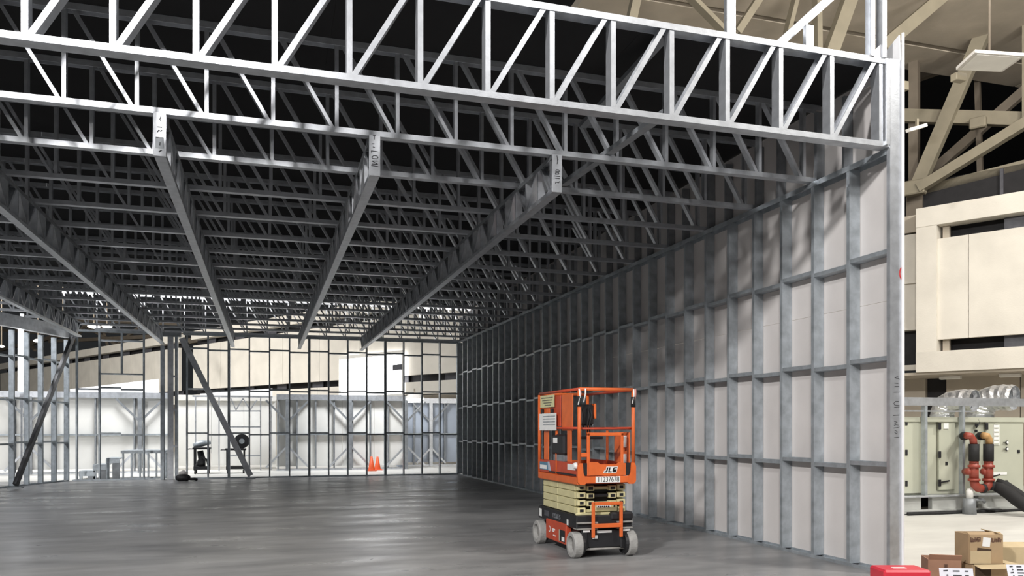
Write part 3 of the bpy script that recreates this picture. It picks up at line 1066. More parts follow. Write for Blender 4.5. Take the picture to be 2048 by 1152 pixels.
# ------------------------------------------------------------------ scissor lift
LX, LY = 3.85, 9.57
L = thing('scissor_lift', 'orange and cream scissor lift with black chassis parked on the dark floor', 'lift', (LX, LY, 0))


def P(x, y, z):
    return V((LX + x * KX, LY + ym(y), z))


def ym(y):
    return -.80 + (y + .96) * .777


KX = .95


def lb(name, x0, x1, y0, y1, z0, z1, m, bevel=0.0, parent=None, label=None):
    return box(name, P((x0 + x1) / 2, (y0 + y1) / 2, (z0 + z1) / 2), (abs(x1 - x0) * KX, abs(y1 - y0) * .777, abs(z1 - z0)), m, parent or L, bevel, label=label)


OR, BK, CR = M['orange'], M['black'], M['cream']
ch = lb('chassis', -.30, .30, -.80, .88, .10, .36, BK, .01)
lb('step_tread', -.375, -.10, -.90, -.70, .405, .425, M['hub'], .004, ch)
lb('step_tread', .16, .375, -.90, -.70, .405, .425, M['hub'], .004, ch)
lb('step_tread', -.375, -.10, -.89, -.70, .335, .352, M['hub'], .004, ch)
lb('step_tread', .16, .375, -.89, -.70, .335, .352, M['hub'], .004, ch)
cv = lb('chassis_cover', -.375, .375, -.86, .92, .34, .50, BK, .012)
lb('front_ledge', .08, .385, -.89, -.55, .44, .53, BK, .02, cv)
lb('label_plate', -.3775, -.376, .74, .86, .37, .47, M['white'], 0, cv, 'white label')
lb('label_plate', -.3775, -.376, .38, .60, .395, .465, M['slot_grey'], 0, cv, 'grey label')
lb('label_plate', -.3775, -.376, -.52, -.45, .36, .43, M['white'], 0, cv, 'small white label')
text('lettering', '1230ES', P(-.3765, .02, .425), .085, (0, -1, 0), (0, 0, 1), M['galv_dark'], cv, sx=1.15, label='grey model lettering')
lb('front_plate', -.22, .24, -.845, -.80, .12, .33, BK, .008, ch)
lb('label_plate', -.10, .10, -.848, -.845, .29, .32, M['white'], 0, ch, 'white strip label')
lb('label_plate', -.16, -.09, -.848, -.845, .225, .265, M['white'], 0, ch, 'small white label')
lb('label_plate', -.29, -.20, -.868, -.862, .305, .34, M['white'], 0, ch, 'small white label')
lb('label_plate', .25, .34, -.868, -.862, .305, .34, M['white'], 0, ch, 'small white label')
lb('axle_arm', -.31, -.22, -.86, -.72, .10, .34, BK, .01, ch)
lb('axle_arm', .22, .31, -.86, -.72, .10, .34, BK, .01, ch)
tube('tie_rod', [P(-.28, -.83, .10), P(.28, -.83, .10)], .014, M['hub'], ch, 8)
for i, (x, y) in enumerate(((-.365, -.767), (.365, -.767), (-.365, .87), (.365, .87))):
    s = -1 if x < 0 else 1
    mw = Matrix.Translation(P(x, y, .155)) @ Matrix.Rotation(s * math.pi / 2, 4, 'Y')
    wv = lathe('wheel', [(.095, -.055), (.145, -.055), (.155, -.04), (.155, .04), (.145, .055), (.105, .055), (.10, .03), (.095, .0)], mw, M['tyre'], L, 28)
    lathe('hub', [(0, .02), (.05, .02), (.055, .0), (.1, -.005), (.1, -.05), (0, -.05)], mw, M['hub'], wv, 20)
    lathe('drive_motor', [(0, -.09), (.125, -.09), (.135, -.057), (0, -.057)], mw, BK, wv, 20)
for s in (-1, 1):
    tr = lb('battery_tray', s * .30, s * .385, -.44, .50, .11, .37, M['redorange'], .012)
    if s < 0:
        lb('vent_grille', -.388, -.384, -.40, -.16, .14, .28, BK, 0, tr)
        lb('vent_frame', -.390, -.384, -.17, -.14, .14, .28, M['acgreen'], 0, tr)
        lb('label_plate', -.392, -.387, -.38, -.27, .15, .20, M['white'], 0, tr, 'white warning label')
        text('lettering', 'Sunbelt', P(-.3865, .14, .255), .085, (0, -1, 0), (0, 0, 1), M['white'], tr, label='white lettering') if False else None
        lb('decal', -.3875, -.3845, .05, .19, .245, .265, M['white'], 0, tr, 'white lettering streak')
        lb('decal', -.3875, -.3845, .09, .19, .225, .24, M['white'], 0, tr, 'white lettering streak')
        lb('decal', -.3875, -.3845, .02, .14, .175, .188, M['white'], 0, tr, 'white lettering streak')
        rp = [(.25 + .035 * math.cos(a), .245 + .035 * math.sin(a)) for a in [math.radians(60 + 30 * i) for i in range(9)]]
        strokes('emblem', [[(-u, v) for u, v in rp]], P(-.3855, 0, 0), (0, -1, 0), (0, 0, 1), .012, M['white'], tr, 'white ring emblem')
# ladder at the front
for x in (-.17, .205):
    lb('ladder_rail', x - .02, x + .02, -.93, -.89, .24, .66, OR, .006)
lb('ladder_rung', -.17, .205, -.93, -.89, .62, .66, OR, .006)
lb('ladder_rung', -.17, .205, -.935, -.885, .355, .405, OR, .006)
# scissor stack
sz0, lev = .505, .091
for k in range(4):
    z0 = sz0 + lev * k
    for s in (-1, 1):
        for (y0, y1) in ((-.66, .07), (.10, .80)):
            a = lb('scissor_arm', s * .27, s * .335, y0, y1, z0 + .003, z0 + lev - .004, CR, .005)
        lb('end_bracket', s * .215, s * .325, -.75, -.665, z0 + .012, z0 + lev - .012, CR, .006)
        hole = lb('bracket_hole', s * .245, s * .295, -.753, -.748, z0 + .028, z0 + lev - .03, BK)
    lb('cross_tube', -.22, .22, -.72, -.66, z0 + .02, z0 + .055, CR if k != 2 else BK, .006)
    for x in (-.15, .15):
        if k in (1, 2, 3):
            lb('tube_end', x - .05, x + .05, -.755, -.66, z0 + .006, z0 + .066, CR, .006)
            lb('bracket_hole', x - .03, x + .03, -.758, -.752, z0 + .018, z0 + .054, BK)
lb('dark_core', -.21, .21, -.62, .75, sz0, .86, BK)
lb('number_panel', -.16, .20, -.785, -.755, .535, .62, CR, .01)
for x, s_ in ((-.13, 1), (.16, 1)):
    lathe('bolt', [(0, .004), (.012, .004), (.012, 0), (0, 0)], Matrix.Translation(P(x, -.786, .60)) @ Matrix.Rotation(math.pi / 2, 4, 'X'), BK, L, 10)
lb('label_plate', -.08, .11, -.788, -.785, .582, .61, M['white'], 0, None, 'white warning label')
for i in range(6):
    lb('label_mark', -.07 + .028 * i, -.05 + .028 * i, -.790, -.788, .588 - .004 * (i % 2), .603, BK)
lb('base_bar', -.36, .36, -.80, -.74, .495, .528, CR, .008)
# platform
lb('platform_deck', -.36, .36, -.92, .90, .875, .915, M['redorange'], .006)
lb('side_sill', -.38, -.345, -.92, .92, .865, .95, OR, .008)
lb('side_sill', .345, .38, -.92, .92, .865, .95, OR, .008)
lb('rear_sill', -.38, .38, .885, .92, .865, 1.10, OR, .008)
# front bumper plate with turned-up corner plates
lb('front_sill', -.30, .30, -.955, -.925, .885, .965, OR, .006)
for s in (-1, 1):
    bm = bmesh.new()
    prof = [(.36, .87), (.39, .90), (.39, 1.08), (.37, 1.12), (.325, 1.12), (.315, 1.0), (.29, .955), (.28, .885), (.30, .87)]
    a = [bm.verts.new((s * x * KX, -.80, z)) for x, z in prof]
    c = [bm.verts.new((s * x * KX, -.765, z)) for x, z in prof]
    bm.faces.new(a)
    bm.faces.new(list(reversed(c)))
    for i in range(len(prof)):
        j = (i + 1) % len(prof)
        bm.faces.new((a[i], a[j], c[j], c[i]))
    link('corner_plate', new_mesh('corner_plate', bm, OR), L, Matrix.Translation(V((LX, LY, 0))))
text('lettering', '11237678', P(.015, -.9575, .925), .088, (1, 0, 0), (0, 0, 1), M['ink'], lb('number_plate', -.155, .175, -.957, -.955, .89, .962, M['white'], 0, None, 'white plate with black fleet number'), extrude=.001, sx=.80, label='black number 11237678')
# posts and rails
def rail(name, pts, r=.019, m=OR):
    return tube(name, [P(*p) for p in pts], r, m, L, 10)


for s in (-1, 1):
    rail('post', [(s * .362, -.93, 1.06), (s * .362, -.93, 1.97)], .022)
    rail('post', [(s * .362, .90, .95), (s * .362, .90, 1.97)], .022)
    rail('post', [(s * .362, .05, .95), (s * .362, .05, 1.50)], .017)
    rail('mid_rail', [(s * .362, -.93, 1.53), (s * .362, .90, 1.53)], .014, M['redorange'])
    rail('top_rail', [(s * .362, -.93, 1.985), (s * .362, .90, 1.985)], .018, M['redorange'])
    lb('toe_board', s * .352, s * .366, -.89, .87, .96, 1.12, M['redorange'], 0)
    rail('post_collar', [(s * .362, -.93, 1.78), (s * .362, -.93, 1.90)], .028, M['blackrub'])
rail('top_rail', [(-.362, -.93, 1.985), (.362, -.93, 1.985)], .022)
rail('top_rail', [(-.362, .90, 1.985), (.362, .90, 1.985)], .02)
rail('mid_rail', [(-.362, .90, 1.53), (.362, .90, 1.53)], .016, M['redorange'])
rail('mid_rail', [(-.362, -.90, 1.525), (.362, -.90, 1.525)], .012, M['redorange'])
for i, (x, z) in enumerate(((-.362, 1.93), (-.372, 1.90), (.362, 1.95), (.352, 1.92), (.375, 1.93), (-.30, 1.93))):
    rail('tape', [(x, -.94 - .01 * i, 1.99), (x + .012, -.955, z), (x - .01, -.95, z - .1)], .009, M['pinktape'] if i % 2 == 0 else M['white'])
# toe board decals on the left
lb('decal', -.3715, -.367, .42, .86, .99, 1.09, M['bluelab'], 0, None, 'blue and white decal')
lb('decal', -.3725, -.3716, .50, .84, 1.0, 1.05, M['white'], 0, None, 'white lettering on blue')
plate('decal', [P(-.3717, .42, .985), P(-.3717, .30, .985), P(-.3717, .38, 1.10), P(-.3717, .46, 1.10)], .003, M['bluewall'], L, 'pale stripe')
lb('decal', -.3715, -.367, -.78, -.46, 1.03, 1.10, M['white'], 0, None, 'white sticker')
lb('decal', -.3725, -.366, .40, -.82, .965, .985, BK, 0)
lathe('white_cap', [(0, .0), (.035, 0), (.04, .02), (.03, .05), (0, .055)], Matrix.Translation(P(-.37, -.88, 1.09)) @ Matrix.Rotation(-math.pi / 2, 4, 'Y'), M['white'], L, 12)
# gate
for x in (-.245, .205):
    lb('gate_post', x - .019, x + .019, -.955, -.92, .97, 1.475, OR, .006)
lb('gate_bar', -.264, .224, -.955, -.92, 1.437, 1.477, OR, .006)
bm = bmesh.new()
prof = [(-.25, .975), (.25, .975), (.25, 1.115), (.16, 1.13), (.12, 1.105), (-.09, 1.105), (-.13, 1.13), (-.25, 1.135)]
a = [bm.verts.new((x * KX, -.8016, z)) for x, z in prof]
c = [bm.verts.new((x * KX, -.788, z)) for x, z in prof]
bm.faces.new(a)
bm.faces.new(list(reversed(c)))
for i in range(len(prof)):
    bm.faces.new((a[i], a[(i + 1) % len(prof)], c[(i + 1) % len(prof)], c[i]))
kp = link('kick_plate', new_mesh('kick_plate', bm, OR), L, Matrix.Translation(V((LX, LY, 0))))
def glyph(name, pts, dy, th, m, label=None):
    q = [V((LX + .035 - .075 + (u + .26 * v) * .98, LY - dy, 1.010 + v)) for u, v in pts]
    bm = bmesh.new()
    f0 = [bm.verts.new(p) for p in q]
    f1 = [bm.verts.new(p + V((0, th, 0))) for p in q]
    fa = bm.faces.new(f0)
    n_ = len(q)
    for i in range(n_):
        bm.faces.new((f0[i], f0[(i + 1) % n_], f1[(i + 1) % n_], f1[i]))
    bmesh.ops.triangulate(bm, faces=[fa])
    o = link(name, new_mesh(name, bm, m), kp)
    if label:
        o['label'] = label


glyph('logo_outline', [(-.008, -.008), (.160, -.008), (.160, .068), (.012, .068), (.012, .022), (-.008, .022)], .8026, .0012, M['white'], 'white outline of the logo')
glyph('logo', [(.020, .06), (.038, .06), (.038, .012), (.028, 0), (0, 0), (0, .014), (.018, .014), (.020, .016)], .8045, .0018, M['ink'], 'black slanted letter J')
glyph('logo', [(.049, .06), (.067, .06), (.067, .014), (.094, .014), (.094, 0), (.049, 0)], .8045, .0018, M['ink'], 'black slanted letter L')
glyph('logo', [(.152, .06), (.152, .046), (.121, .046), (.121, .014), (.136, .014), (.136, .022), (.129, .022), (.129, .036), (.153, .036), (.153, 0), (.111, 0), (.103, .008), (.103, .052), (.111, .06)], .8045, .0018, M['ink'], 'black slanted letter G')
lb('gate_hinge', -.33, -.25, -.945, -.92, .975, 1.12, BK)
lb('gate_hinge', .25, .345, -.945, -.92, .975, 1.12, BK)
lb('gate_stub', -.35, -.25, -.945, -.92, 1.19, 1.24, OR, .006)
# boards, documents and control box
lb('back_board', -.352, -.34, .42, .86, 1.55, 1.93, OR, .004)
lb('back_board', -.352, -.34, -.10, .38, 1.55, 1.94, M['redorange'], .004)
lb('back_board', -.352, -.34, -.62, -.15, 1.50, 1.94, OR, .004)
lb('sign_plate', -.372, -.366, .14, .83, 1.80, 1.955, M['yellowlab'], 0, None, 'yellow and white safety sign')
for i in range(4):
    lb('sign_line', -.3735, -.372, .20 + .03 * i, .78 - .06 * i, 1.915 - .032 * i, 1.928 - .032 * i, M['acdark'])
dp = lb('document_pouch', -.392, -.384, -.02, .80, 1.50, 1.72, M['white'], .004, None, 'white document pouch')
for i in range(4):
    lb('print_line', -.3935, -.392, .02, .62, 1.675 - .035 * i, 1.688 - .035 * i, M['galv_wall'], 0, dp)
for y in (.2, .68):
    lb('pouch_clip', -.39, -.36, y, y + .07, 1.70, 1.78, BK, .004)
mb = lb('battery_box', -.39, -.27, -.34, .24, 1.20, 1.455, BK, .025, None, 'black box hung on the left rail')
lb('label_plate', -.3925, -.39, -.07, .12, 1.345, 1.41, M['white'], 0, mb, 'white label')
lb('box_foot', -.37, -.29, -.30, .18, 1.12, 1.20, M['galv_dark'], .005)
lb('upright_plate', -.35, -.335, .50, .72, 1.12, 1.50, OR, .004)
lb('upright_plate', -.35, -.335, -.55, -.38, 1.12, 1.50, OR, .004)
cb = lb('control_box', -.30, -.12, -.80, -.62, 1.56, 1.81, BK, .02)
for i in (0, 2, 3):
    tube('cable', [P(-.28 + .035 * i, -.80, 1.76), P(-.27 + .035 * i, -.84, 1.68), P(-.28 + .03 * i, -.82, 1.58), P(-.26 + .03 * i, -.78, 1.54 - .03 * i)], .009, M['blackrub'], cb, 6)
lb('joystick_guard', -.12, -.09, -.80, -.62, 1.64, 1.82, OR, .006, cb)
lb('control_shelf', -.25, .0, -.80, -.55, 1.40, 1.43, BK, .006)
for z in (1.30, 1.08):
    rail('reflector_roll', [(.285, -.80, z), (.285, -.80, z + .14)], .033, M['white'])
lb('side_board', .335, .35, -.86, -.30, 1.10, 1.48, M['orange'], .004)

# ------------------------------------------------------------------ air handling unit and pipework on the right
AY = 11.81
A0, A1, AZ = 9.0, 13.72, 1.72
ac = thing('air_handler', 'grey-green air handling unit on a steel skid beyond the stud wall', 'machine', ((A0 + A1) / 2, AY + .9, 0))
xa = lambda px: atY(px, 900, AY).x
box('casing', ((A0 + A1) / 2, AY + .95, (AZ + .33) / 2), (A1 - A0, 1.86, AZ - .33), M['acgreen'], ac, .01)
skb = [(A0, xa(1833)), (xa(1855), xa(1925)), (xa(1947), A1 + .05)]
for x0, x1 in skb:
    box('skid_beam', ((x0 + x1) / 2, AY - .06, .195), (x1 - x0, .1, .24), M['skid'], ac, .004)
box('skid_rail', ((A0 + A1) / 2, AY - .08, .045), (A1 - A0 + .1, .16, .06), M['skid'], ac, .004)
box('skid_rail', ((A0 + A1) / 2, AY - .05, .315), (A1 - A0 + .1, .26, .03), M['galv'], ac, .004)
box('pocket_back', ((A0 + A1) / 2, AY + .3, .19), (A1 - A0 - .1, .05, .22), M['slot'], ac)
box('roof_trim', ((A0 + A1) / 2, AY - .01, AZ - .03), (A1 - A0 + .04, .08, .09), M['acgreen'], ac, .006)
for px0, px1, y0, y1 in ((1790, 1845, 838, 985), (1876, 1908, 838, 980), (1970, 2044, 838, 985)):
    x0, x1 = xa(px0), xa(px1)
    z0, z1 = H + (HY - y1) * 14.7 / F, H + (HY - y0) * 14.7 / F
    box('door_gap', ((x0 + x1) / 2, AY + .018, (z0 + z1) / 2), (x1 - x0 + .03, .01, z1 - z0 + .03), M['acdark'], ac)
    dr = box('door', ((x0 + x1) / 2, AY - .003, (z0 + z1) / 2), (x1 - x0, .045, z1 - z0), M['acgreen'], ac, .006)
    for zf in (.1, .5, .9) if px0 > 1800 else ():
        box('hinge', (x0 - .0 if px0 > 1800 else x1 - .2 + .36 - .36, AY - .035, z0 + (z1 - z0) * zf), (.06, .03, .12), M['black'], dr, .005)
for px in (1812,):
    for py in (845, 905, 967):
        p = atY(px, py, AY - .02)
        box('latch', p, (.05, .04, .1), M['black'], ac, .006)
for px, py, w_, h_, mm in ((1892, 852, .11, .1, 'white'), (1993, 870, .13, .38, 'white'), (2000, 947, .32, .05, 'white'), (1893, 927, .05, .06, 'black'), (2037, 903, .06, .06, 'black'),
                           (2013, 963, .05, .05, 'black'), (1952, 862, .06, .05, 'black'), (1953, 850, .07, .05, 'black'), (1990, 840, .35, .04, 'white')):
    p = atY(px, py, AY - .03)
    box('label_plate' if mm == 'white' else 'fitting', p, (w_, .012, h_), M[mm], ac)
for i in range(6):
    p = atY(1993, 848 + 8 * i, AY - .04)
    box('label_print', p, (.10, .004, .022), M['acgreen'], ac)
for py in (885, 898):
    p = atY(2014, py, AY - .04)
    lathe('gauge', [(0, .012), (.03, .012), (.038, .0), (.03, -.0)], Matrix.Translation(p) @ Matrix.Rotation(math.pi / 2, 4, 'X'), M['black'], ac, 14)
    lathe('gauge_dial', [(0, .016), (.024, .016), (.024, .012)], Matrix.Translation(p) @ Matrix.Rotation(math.pi / 2, 4, 'X'), M['white'], ac, 14)
    bar('lever', p + V((-.03, -.01, 0)), p + V((-.10, -.01, 0)), .012, .012, M['black'], ac)
p = atY(1890, 965, AY - .05)
bar('door_handle', p + V((-.12, 0, 0)), p + V((.10, 0, .03)), .02, .025, M['black'], ac)
p = atY(1955, 838, AY - .04)
tube('cable', [p, p + V((.05, 0, -.06)), p + V((.0, -.01, -.12)), p + V((-.03, 0, -.16))], .012, M['black'], ac, 6)

rf = thing('rail_frame', 'galvanised steel rail on slim posts standing before the air handling unit', 'frame', (11.5, AY - .28, 0))
yr = AY - .12
za, zb = atY(1920, 812, yr).z, atY(1920, 796, yr).z
bar('top_rail', (XW + WD + .03, yr, (za + zb) / 2), (15.5, yr, (za + zb) / 2), .1, zb - za, M['galv'], rf)
bar('mid_rail', (XW + WD + .03, yr, 1.84), (12.4, yr, 1.84), .03, .025, M['galv'], rf)
for px in (1849, 1924):
    x = atY(px, 900, yr).x
    channel('post', (x - .03, yr, .335), (x - .03, yr, za), .09, .055, (1, 0, 0), M['galv_wall'], rf)
for x in (15.2, 8.0):
    channel('post', (x - .03, yr, 0), (x - .03, yr, za), .09, .055, (1, 0, 0), M['galv_wall'], rf)


def duct(px0, px1, py, label, turn):
    c = atY((px0 + px1) / 2, py, AY + .8)
    R_ = (px1 - px0) / 2 * (AY + .8) / .82 / F * .66
    t = thing('foil_duct', label, 'duct', (c.x, c.y, AZ), 'foil duct elbows on the air handler')
    pts = [V((c.x - R_ * .25 * turn, c.y, AZ + .04)), V((c.x - R_ * .25 * turn, c.y - .02, AZ + R_ * .8)), V((c.x - R_ * .05 * turn, c.y - .10, AZ + R_ * 1.55)), V((c.x + R_ * .25 * turn, c.y - .34, AZ + R_ * 1.75)), V((c.x + R_ * .6 * turn, c.y - .60, AZ + R_ * 1.65))]
    bm = bmesh.new()
    n = 17
    path = []
    for i in range(n):
        u = i / (n - 1) * (len(pts) - 1)
        k = min(int(u), len(pts) - 2)
        path.append(pts[k].lerp(pts[k + 1], u - k))
    for _ in range(3):
        path = [path[0]] + [(path[i - 1] + path[i] * 2 + path[i + 1]) / 4 for i in range(1, n - 1)] + [path[-1]]
    o0 = path[0].copy()
    tube_bm(bm, [q - o0 for q in path], [R_ * (1 + .05 * (i % 2) + random.uniform(-.02, .02)) for i in range(n)], 22, cap=False)
    bmesh.ops.solidify(bm, geom=bm.faces[:], thickness=.012)
    for v in bm.verts:
        v.co += V((random.uniform(-1, 1), random.uniform(-1, 1), random.uniform(-1, 1))) * .007
    link('duct_skin', new_mesh('duct_skin', bm, M['foil']), t, Matrix.Translation(o0))
    lathe('collar', [(R_ * 1.02, 0), (R_ * 1.06, .0), (R_ * 1.06, .08), (R_ * 1.02, .08)], Matrix.Translation((path[0].x, path[0].y, AZ)), M['galv'], t, 24)
    m_ = path[-1]
    lathe('dark_inside', [(0, .001), (R_ * .93, 0), (R_ * .93, -.01), (0, -.01)], Matrix.Translation(path[-3]) @ (path[-1] - path[-2]).to_track_quat('Z', 'Y').to_matrix().to_4x4(), M['galv_dark'], t, 20)


duct(1856, 1920, 800, 'crinkled silver foil duct elbow on the unit, smaller left one', 1)
duct(1926, 2002, 795, 'crinkled silver foil duct elbow on the unit, bigger right one', 1)

for i, (pxp, lab, em) in enumerate(((1948, 'red valved pipe drop with a black sleeve, left of the pair on the air handler', 'redpipe'), (1974, 'red valved pipe drop with a tan elbow and black sleeve, right of the pair', 'tanpipe'))):
    yq = AY - .46
    t = thing('pipe_drop', lab, 'pipe', (atY(pxp, 900, yq).x, yq, .3), 'red pipe drops on the air handler')
    p = lambda dx, py, yy=yq, q=pxp: atY(q + dx, py, yy)
    s = AY - .03
    tube('wall_stub', [p(-22 if i == 0 else -14, 872, s), p(-18 if i == 0 else -9, 872, yq + .05)], .075, M['blackrub'], t, 14)
    tube('elbow', [p(-16 if i == 0 else -8, 871), p(-7 if i == 0 else 0, 872), p(-2 if i == 0 else 4, 879), p(0 if i == 0 else 5, 890)], .06, M[em], t, 14)
    dx = 0 if i == 0 else 3
    tube('sleeve', [p(dx, 888), p(dx, 922)], .085, M['blackrub'], t, 16)
    tube('upper_flange', [p(dx, 922), p(dx, 927)], .075, M['redpipe'], t, 16)
    tube('upper_flange', [p(dx, 930), p(dx, 935)], .10, M['redpipe'], t, 16)
    tube('valve_body', [p(dx, 925), p(dx, 960)], .075, M['redpipe'], t, 16)
    tube('lower_flange', [p(dx, 957), p(dx, 962)], .10, M['redpipe'], t, 16)
    tube('side_outlet', [p(dx - 8, 943), p(dx - (18 if i == 0 else 11), 943, yq + .25)], .06, M['redpipe'], t, 12)
    if i == 0:
        tube('lower_elbow', [p(0, 960), p(2, 970), p(8, 976), p(16, 977)], .075, M['redpipe'], t, 14)
        tube('clamp', [p(15, 977), p(20, 977)], .085, M['blackrub'], t, 14)
    else:
        tube('lower_elbow', [p(dx, 960), p(dx - 1, 970), p(dx - 6, 976)], .075, M['redpipe'], t, 14)
        tube('clamp', [p(dx + 2, 972), p(dx + 10, 972)], .085, M['blackrub'], t, 14)
        bar('valve_lever', p(6, 955), p(26, 949), .02, .02, M['black'], t)

hz = AY - .46
o = tube('drain_hose', [atY(1988, 972, hz), atY(2000, 976, hz - .1), atY(2018, 987, hz - .25), atY(2034, 1000, hz - .4), atY(2052, 1012, hz - .55), atY(2075, 1022, hz - .7)], [.08, .10, .11, .11, .11, .11], M['blackrub'], None, 14)
tag(o, 'thick black hose sloping from the red pipes to the floor, lower of two', 'hose', 'black hoses')
o = tube('drain_hose', [atY(1993, 966, hz + .12), atY(2010, 971, hz), atY(2028, 983, hz - .12), atY(2048, 997, hz - .3), atY(2080, 1015, hz - .5)], .09, M['blackrub'], None, 14)
tag(o, 'thick black hose sloping from the red pipes, upper one behind', 'hose', 'black hoses')
for i, (px0, px1, dy, lab) in enumerate(((1805, 2060, -.14, 'black cable lying along the foot of the steel skid, nearer one'), (1805, 1990, -.06, 'black cable lying along the foot of the steel skid, one against it'))):
    x0, x1 = atY(px0, 1030, AY + dy).x, atY(px1, 1030, AY + dy).x
    o = tube('floor_cable', [(x0 + (x1 - x0) * k / 8, AY - .12 + dy + .02 * math.sin(k * 2 + i), .025) for k in range(9)], .025, M['blackrub'], None, 8)
    tag(o, lab, 'cable', 'cables by the skid')
p = atY(1943, 1000, AY - .36)
pb = thing('drain_pump', 'small grey pump with a pale bottle under the red pipes', 'pump', (p.x, p.y, 0))
tube('body', [(p.x - .05, p.y, 0), (p.x - .05, p.y, .28)], [.12, .10], M['galv_dark'], pb, 14)
tube('bottle', [(p.x - .06, p.y - .02, .28), (p.x - .06, p.y - .02, .42), (p.x - .06, p.y - .02, .46)], [.06, .06, .03], M['white'], pb, 12)
tube('outlet', [(p.x + .02, p.y, .25), (p.x + .25, p.y, .25), (p.x + .3, p.y, .2)], .03, M['galv_dark'], pb, 8)

# ------------------------------------------------------------------ boxes and red case at the foot of the wall
def carton(label, c, s, rz, m, side=None, flaps=True, group='cardboard boxes on the floor', inside=True):
    t = thing('cardboard_box', label, 'box', c, group, rz)
    R = Matrix.Translation(V(c)) @ Matrix.Rotation(rz, 4, 'Z')
    w, d, h = s
    for nm, cc, ss, mm in (('front_panel', (0, -d / 2, h / 2), (w, .008, h), m), ('rear_panel', (0, d / 2, h / 2), (w, .008, h), m),
                           ('side_panel', (-w / 2, 0, h / 2), (.008, d - .01, h), m), ('side_panel', (w / 2, 0, h / 2), (.008, d - .01, h), side or m), ('bottom_panel', (0, 0, .006), (w - .01, d - .01, .01), m)):
        bm = bmesh.new()
        bm_box(bm, (0, 0, 0), ss)
        link(nm, new_mesh(nm, bm, mm), t, R @ Matrix.Translation(cc))
    return t, R


def flap(t, R, a, b_, out, m, name='flap'):
    """flap hinged on edge a-b (local), reaching out by vector `out`."""
    a, b_, out = V(a), V(b_), V(out)
    q = [R @ a, R @ b_, R @ (b_ + out), R @ (a + out)]
    plate(name, q, .006, m, t)


def mark(t, R, lines, o, ux, uy, w, name='printing', mm='print_ink'):
    strokes(name, lines, R @ V(o), (R.to_3x3() @ V(ux)), (R.to_3x3() @ V(uy)), w, M[mm], t)


c = atD(1882, 1140, 7.8)
t, R = carton('reddish brown cardboard box, leftmost of the pile beside the red case', (c.x, c.y, 0), (.28, .28, .28), -.55, M['card_red'])
flap(t, R, (-.14, -.14, .28), (.14, -.14, .28), (0, -.03, .05), M['card_red'])
mark(t, R, [[(0, 0), (.0, .05)], [(.012, 0), (.012, .05)]], (.0, -.146, .19), (1, 0, 0), (0, 0, 1), .02)

c = atD(1962, 1150, 7.75)
t2, R2 = carton('brown cardboard box with an open dark side, underneath the torn box', (c.x, c.y, 0), (.34, .30, .243), -.25, M['card'])
bm = bmesh.new()
bm_box(bm, (0, 0, 0), (.15, .006, .2))
link('dark_opening', new_mesh('dark_opening', bm, M['card_in']), t2, R2 @ Matrix.Translation((-.08, -.156, .13)))
flap(t2, R2, (-.17, -.15, .243), (.17, -.15, .243), (0, -.12, -.02), M['card_lt'])
flap(t2, R2, (.17, -.15, .243), (.17, .15, .243), (.13, 0, -.005), M['card_lt'])
t, R = carton('torn cardboard box with brown lettering standing on top of the pile', (c.x - .02, c.y + .01, .25), (.31, .26, .275), -.32, M['card'], M['card_lt'])
flap(t, R, (-.155, -.13, .275), (.155, -.13, .275), (.0, .05, .02), M['card'])
flap(t, R, (.155, -.13, .275), (.155, .13, .275), (-.06, 0, .025), M['card_lt'])
bm = bmesh.new()
bm_box(bm, (0, 0, 0), (.13, .004, .03))
link('tear', new_mesh('tear', bm, M['card_in']), t, R @ Matrix.Translation((-.02, -.135, .13)) @ Matrix.Rotation(.12, 4, 'Y'))
bm = bmesh.new()
bm_box(bm, (0, 0, 0), (.07, .004, .085))
link('shipping_label', new_mesh('shipping_label', bm, M['white']), t, R @ Matrix.Translation((.0, -.136, .205)) @ Matrix.Rotation(.12, 4, 'Y'))
bm = bmesh.new()
bm_box(bm, (0, 0, 0), (.19, .006, .12))
link('lower_panel', new_mesh('lower_panel', bm, M['card_lt']), t, R @ Matrix.Translation((-.055, -.137, .062)))
bm = bmesh.new()
bm_box(bm, (0, 0, 0), (.004, .20, .11))
link('white_sticker', new_mesh('white_sticker', bm, M['white']), t, R @ Matrix.Translation((.161, -.02, .06)))
mark(t, R, [[(u, .002 * (i % 3)), (u + .006 * (i % 2), .045 - .006 * (i % 4))] for i, u in enumerate((-.145, -.136, -.124, -.118, -.105, -.094, -.08, -.072, -.058))] + [[(-.145, .002), (-.12, .004)], [(-.105, .022), (-.07, .02)], [(-.09, .04), (-.06, .042)]], (0, -.1345, .205), (1, 0, 0), (0, 0, 1), .009)
mark(t, R, [[(u, .003 * (i % 2)), (u + .004 * (i % 3), .04 - .005 * (i % 3))] for i, u in enumerate((.05, .057, .07, .079, .09, .102, .109, .12, .13))] + [[(.05, .002), (.07, .0)], [(.08, .02), (.10, .022)], [(.105, .038), (.13, .036)]], (0, -.1345, .205), (1, 0, 0), (0, 0, 1), .009)

c = atD(2060, 1140, 7.9)
t, R = carton('light flat-topped cardboard box at the right edge of the pile', (c.x + .07, c.y + .2, 0), (.62, .34, .36), -.3, M['card_lt'])
flap(t, R, (-.31, -.17, .36), (.31, -.17, .36), (0, .16, .03), M['card_lt'])


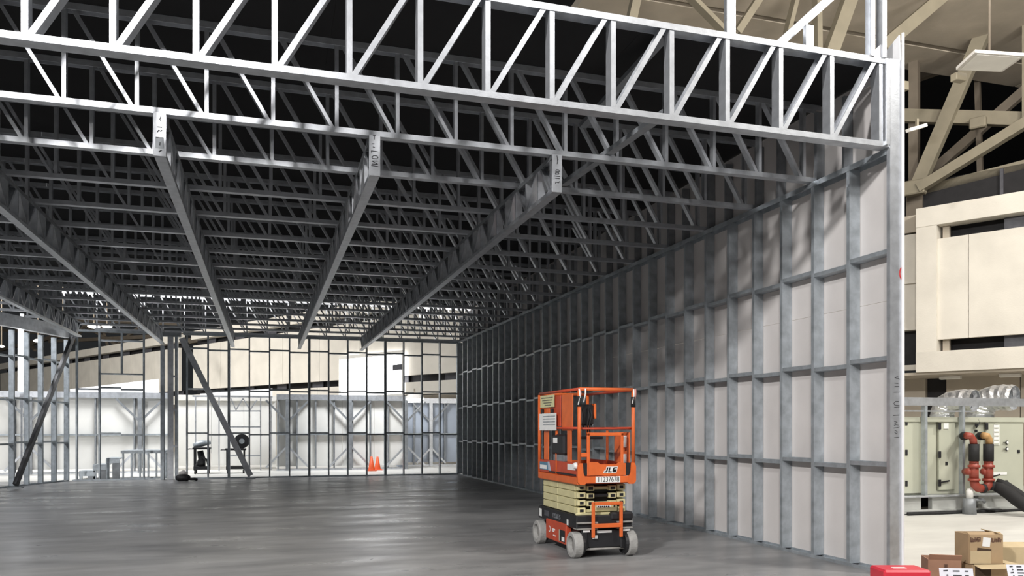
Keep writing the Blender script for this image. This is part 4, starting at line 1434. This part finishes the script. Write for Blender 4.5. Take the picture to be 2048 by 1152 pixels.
def sheet(label, px, py, d, w, h, rz, zc, tilt):
    c = atD(px, py, d)
    t = thing('printed_sheet', label, 'paper', (c.x, c.y, zc), 'printed papers on the boxes', rz)
    R = Matrix.Translation((c.x, c.y, zc)) @ Matrix.Rotation(rz, 4, 'Z') @ Matrix.Rotation(tilt, 4, 'X')
    bm = bmesh.new()
    bm_box(bm, (0, 0, 0), (w, .004, h))
    link('page', new_mesh('page', bm, M['paper']), t, R)
    mm = []
    for i in range(5):
        v = h * (.38 - .18 * i)
        mm.append([(-w * .38 + w * .08 * (i % 2), v), (-w * .25, v + .004)])
        mm.append([(-w * .1, v), (w * .1 + w * .05 * (i % 3), v)])
        mm.append([(w * .25, v), (w * .36, v)])
    strokes('print', mm, R @ V((0, -.0025, 0)), R.to_3x3() @ V((1, 0, 0)), R.to_3x3() @ V((0, 0, 1)), .012, M['slot_grey'], t)


sheet('white printed sheet leaning on the reddish box in front of the pile', 1914, 1162, 7.35, .29, .22, -.42, .145, -.25)
sheet('white printed sheet leaning on the light box at the right edge', 2040, 1150, 7.4, .22, .16, -.35, .20, -.35)

c = atD(1800, 1152, 7.35)
rcx, rcy = c.x, c.y
rc = thing('tool_case', 'red plastic case on the floor at the foot of the end post', 'case', (rcx, rcy, 0), None, -.3)
R = Matrix.Translation((rcx, rcy, 0)) @ Matrix.Rotation(-.3, 4, 'Z')
for nm, z0, z1, g_ in (('body', 0, .13, 0), ('lid', .136, .262, .004)):
    bm = bmesh.new()
    bm_box(bm, (0, 0, (z0 + z1) / 2), (.42 + g_, .30 + g_, z1 - z0), .018)
    link(nm, new_mesh(nm, bm, M['red']), rc, R)
bm = bmesh.new()
bm_box(bm, (-.02, -.02, .264), (.12, .05, .004))
link('lid_label', new_mesh('lid_label', bm, M['white']), rc, R)
bm = bmesh.new()
bm_box(bm, (-.1, -.156, .135), (.05, .016, .05), .004)
bm_box(bm, (.1, -.156, .135), (.05, .016, .05), .004)
link('latch', new_mesh('latch', bm, M['black']), rc, R)

for o in SC.objects:
    if o.parent is None and o.type == 'MESH' and 'category' not in o and 'kind' not in o:
        print('UNTAGGED', o.name)
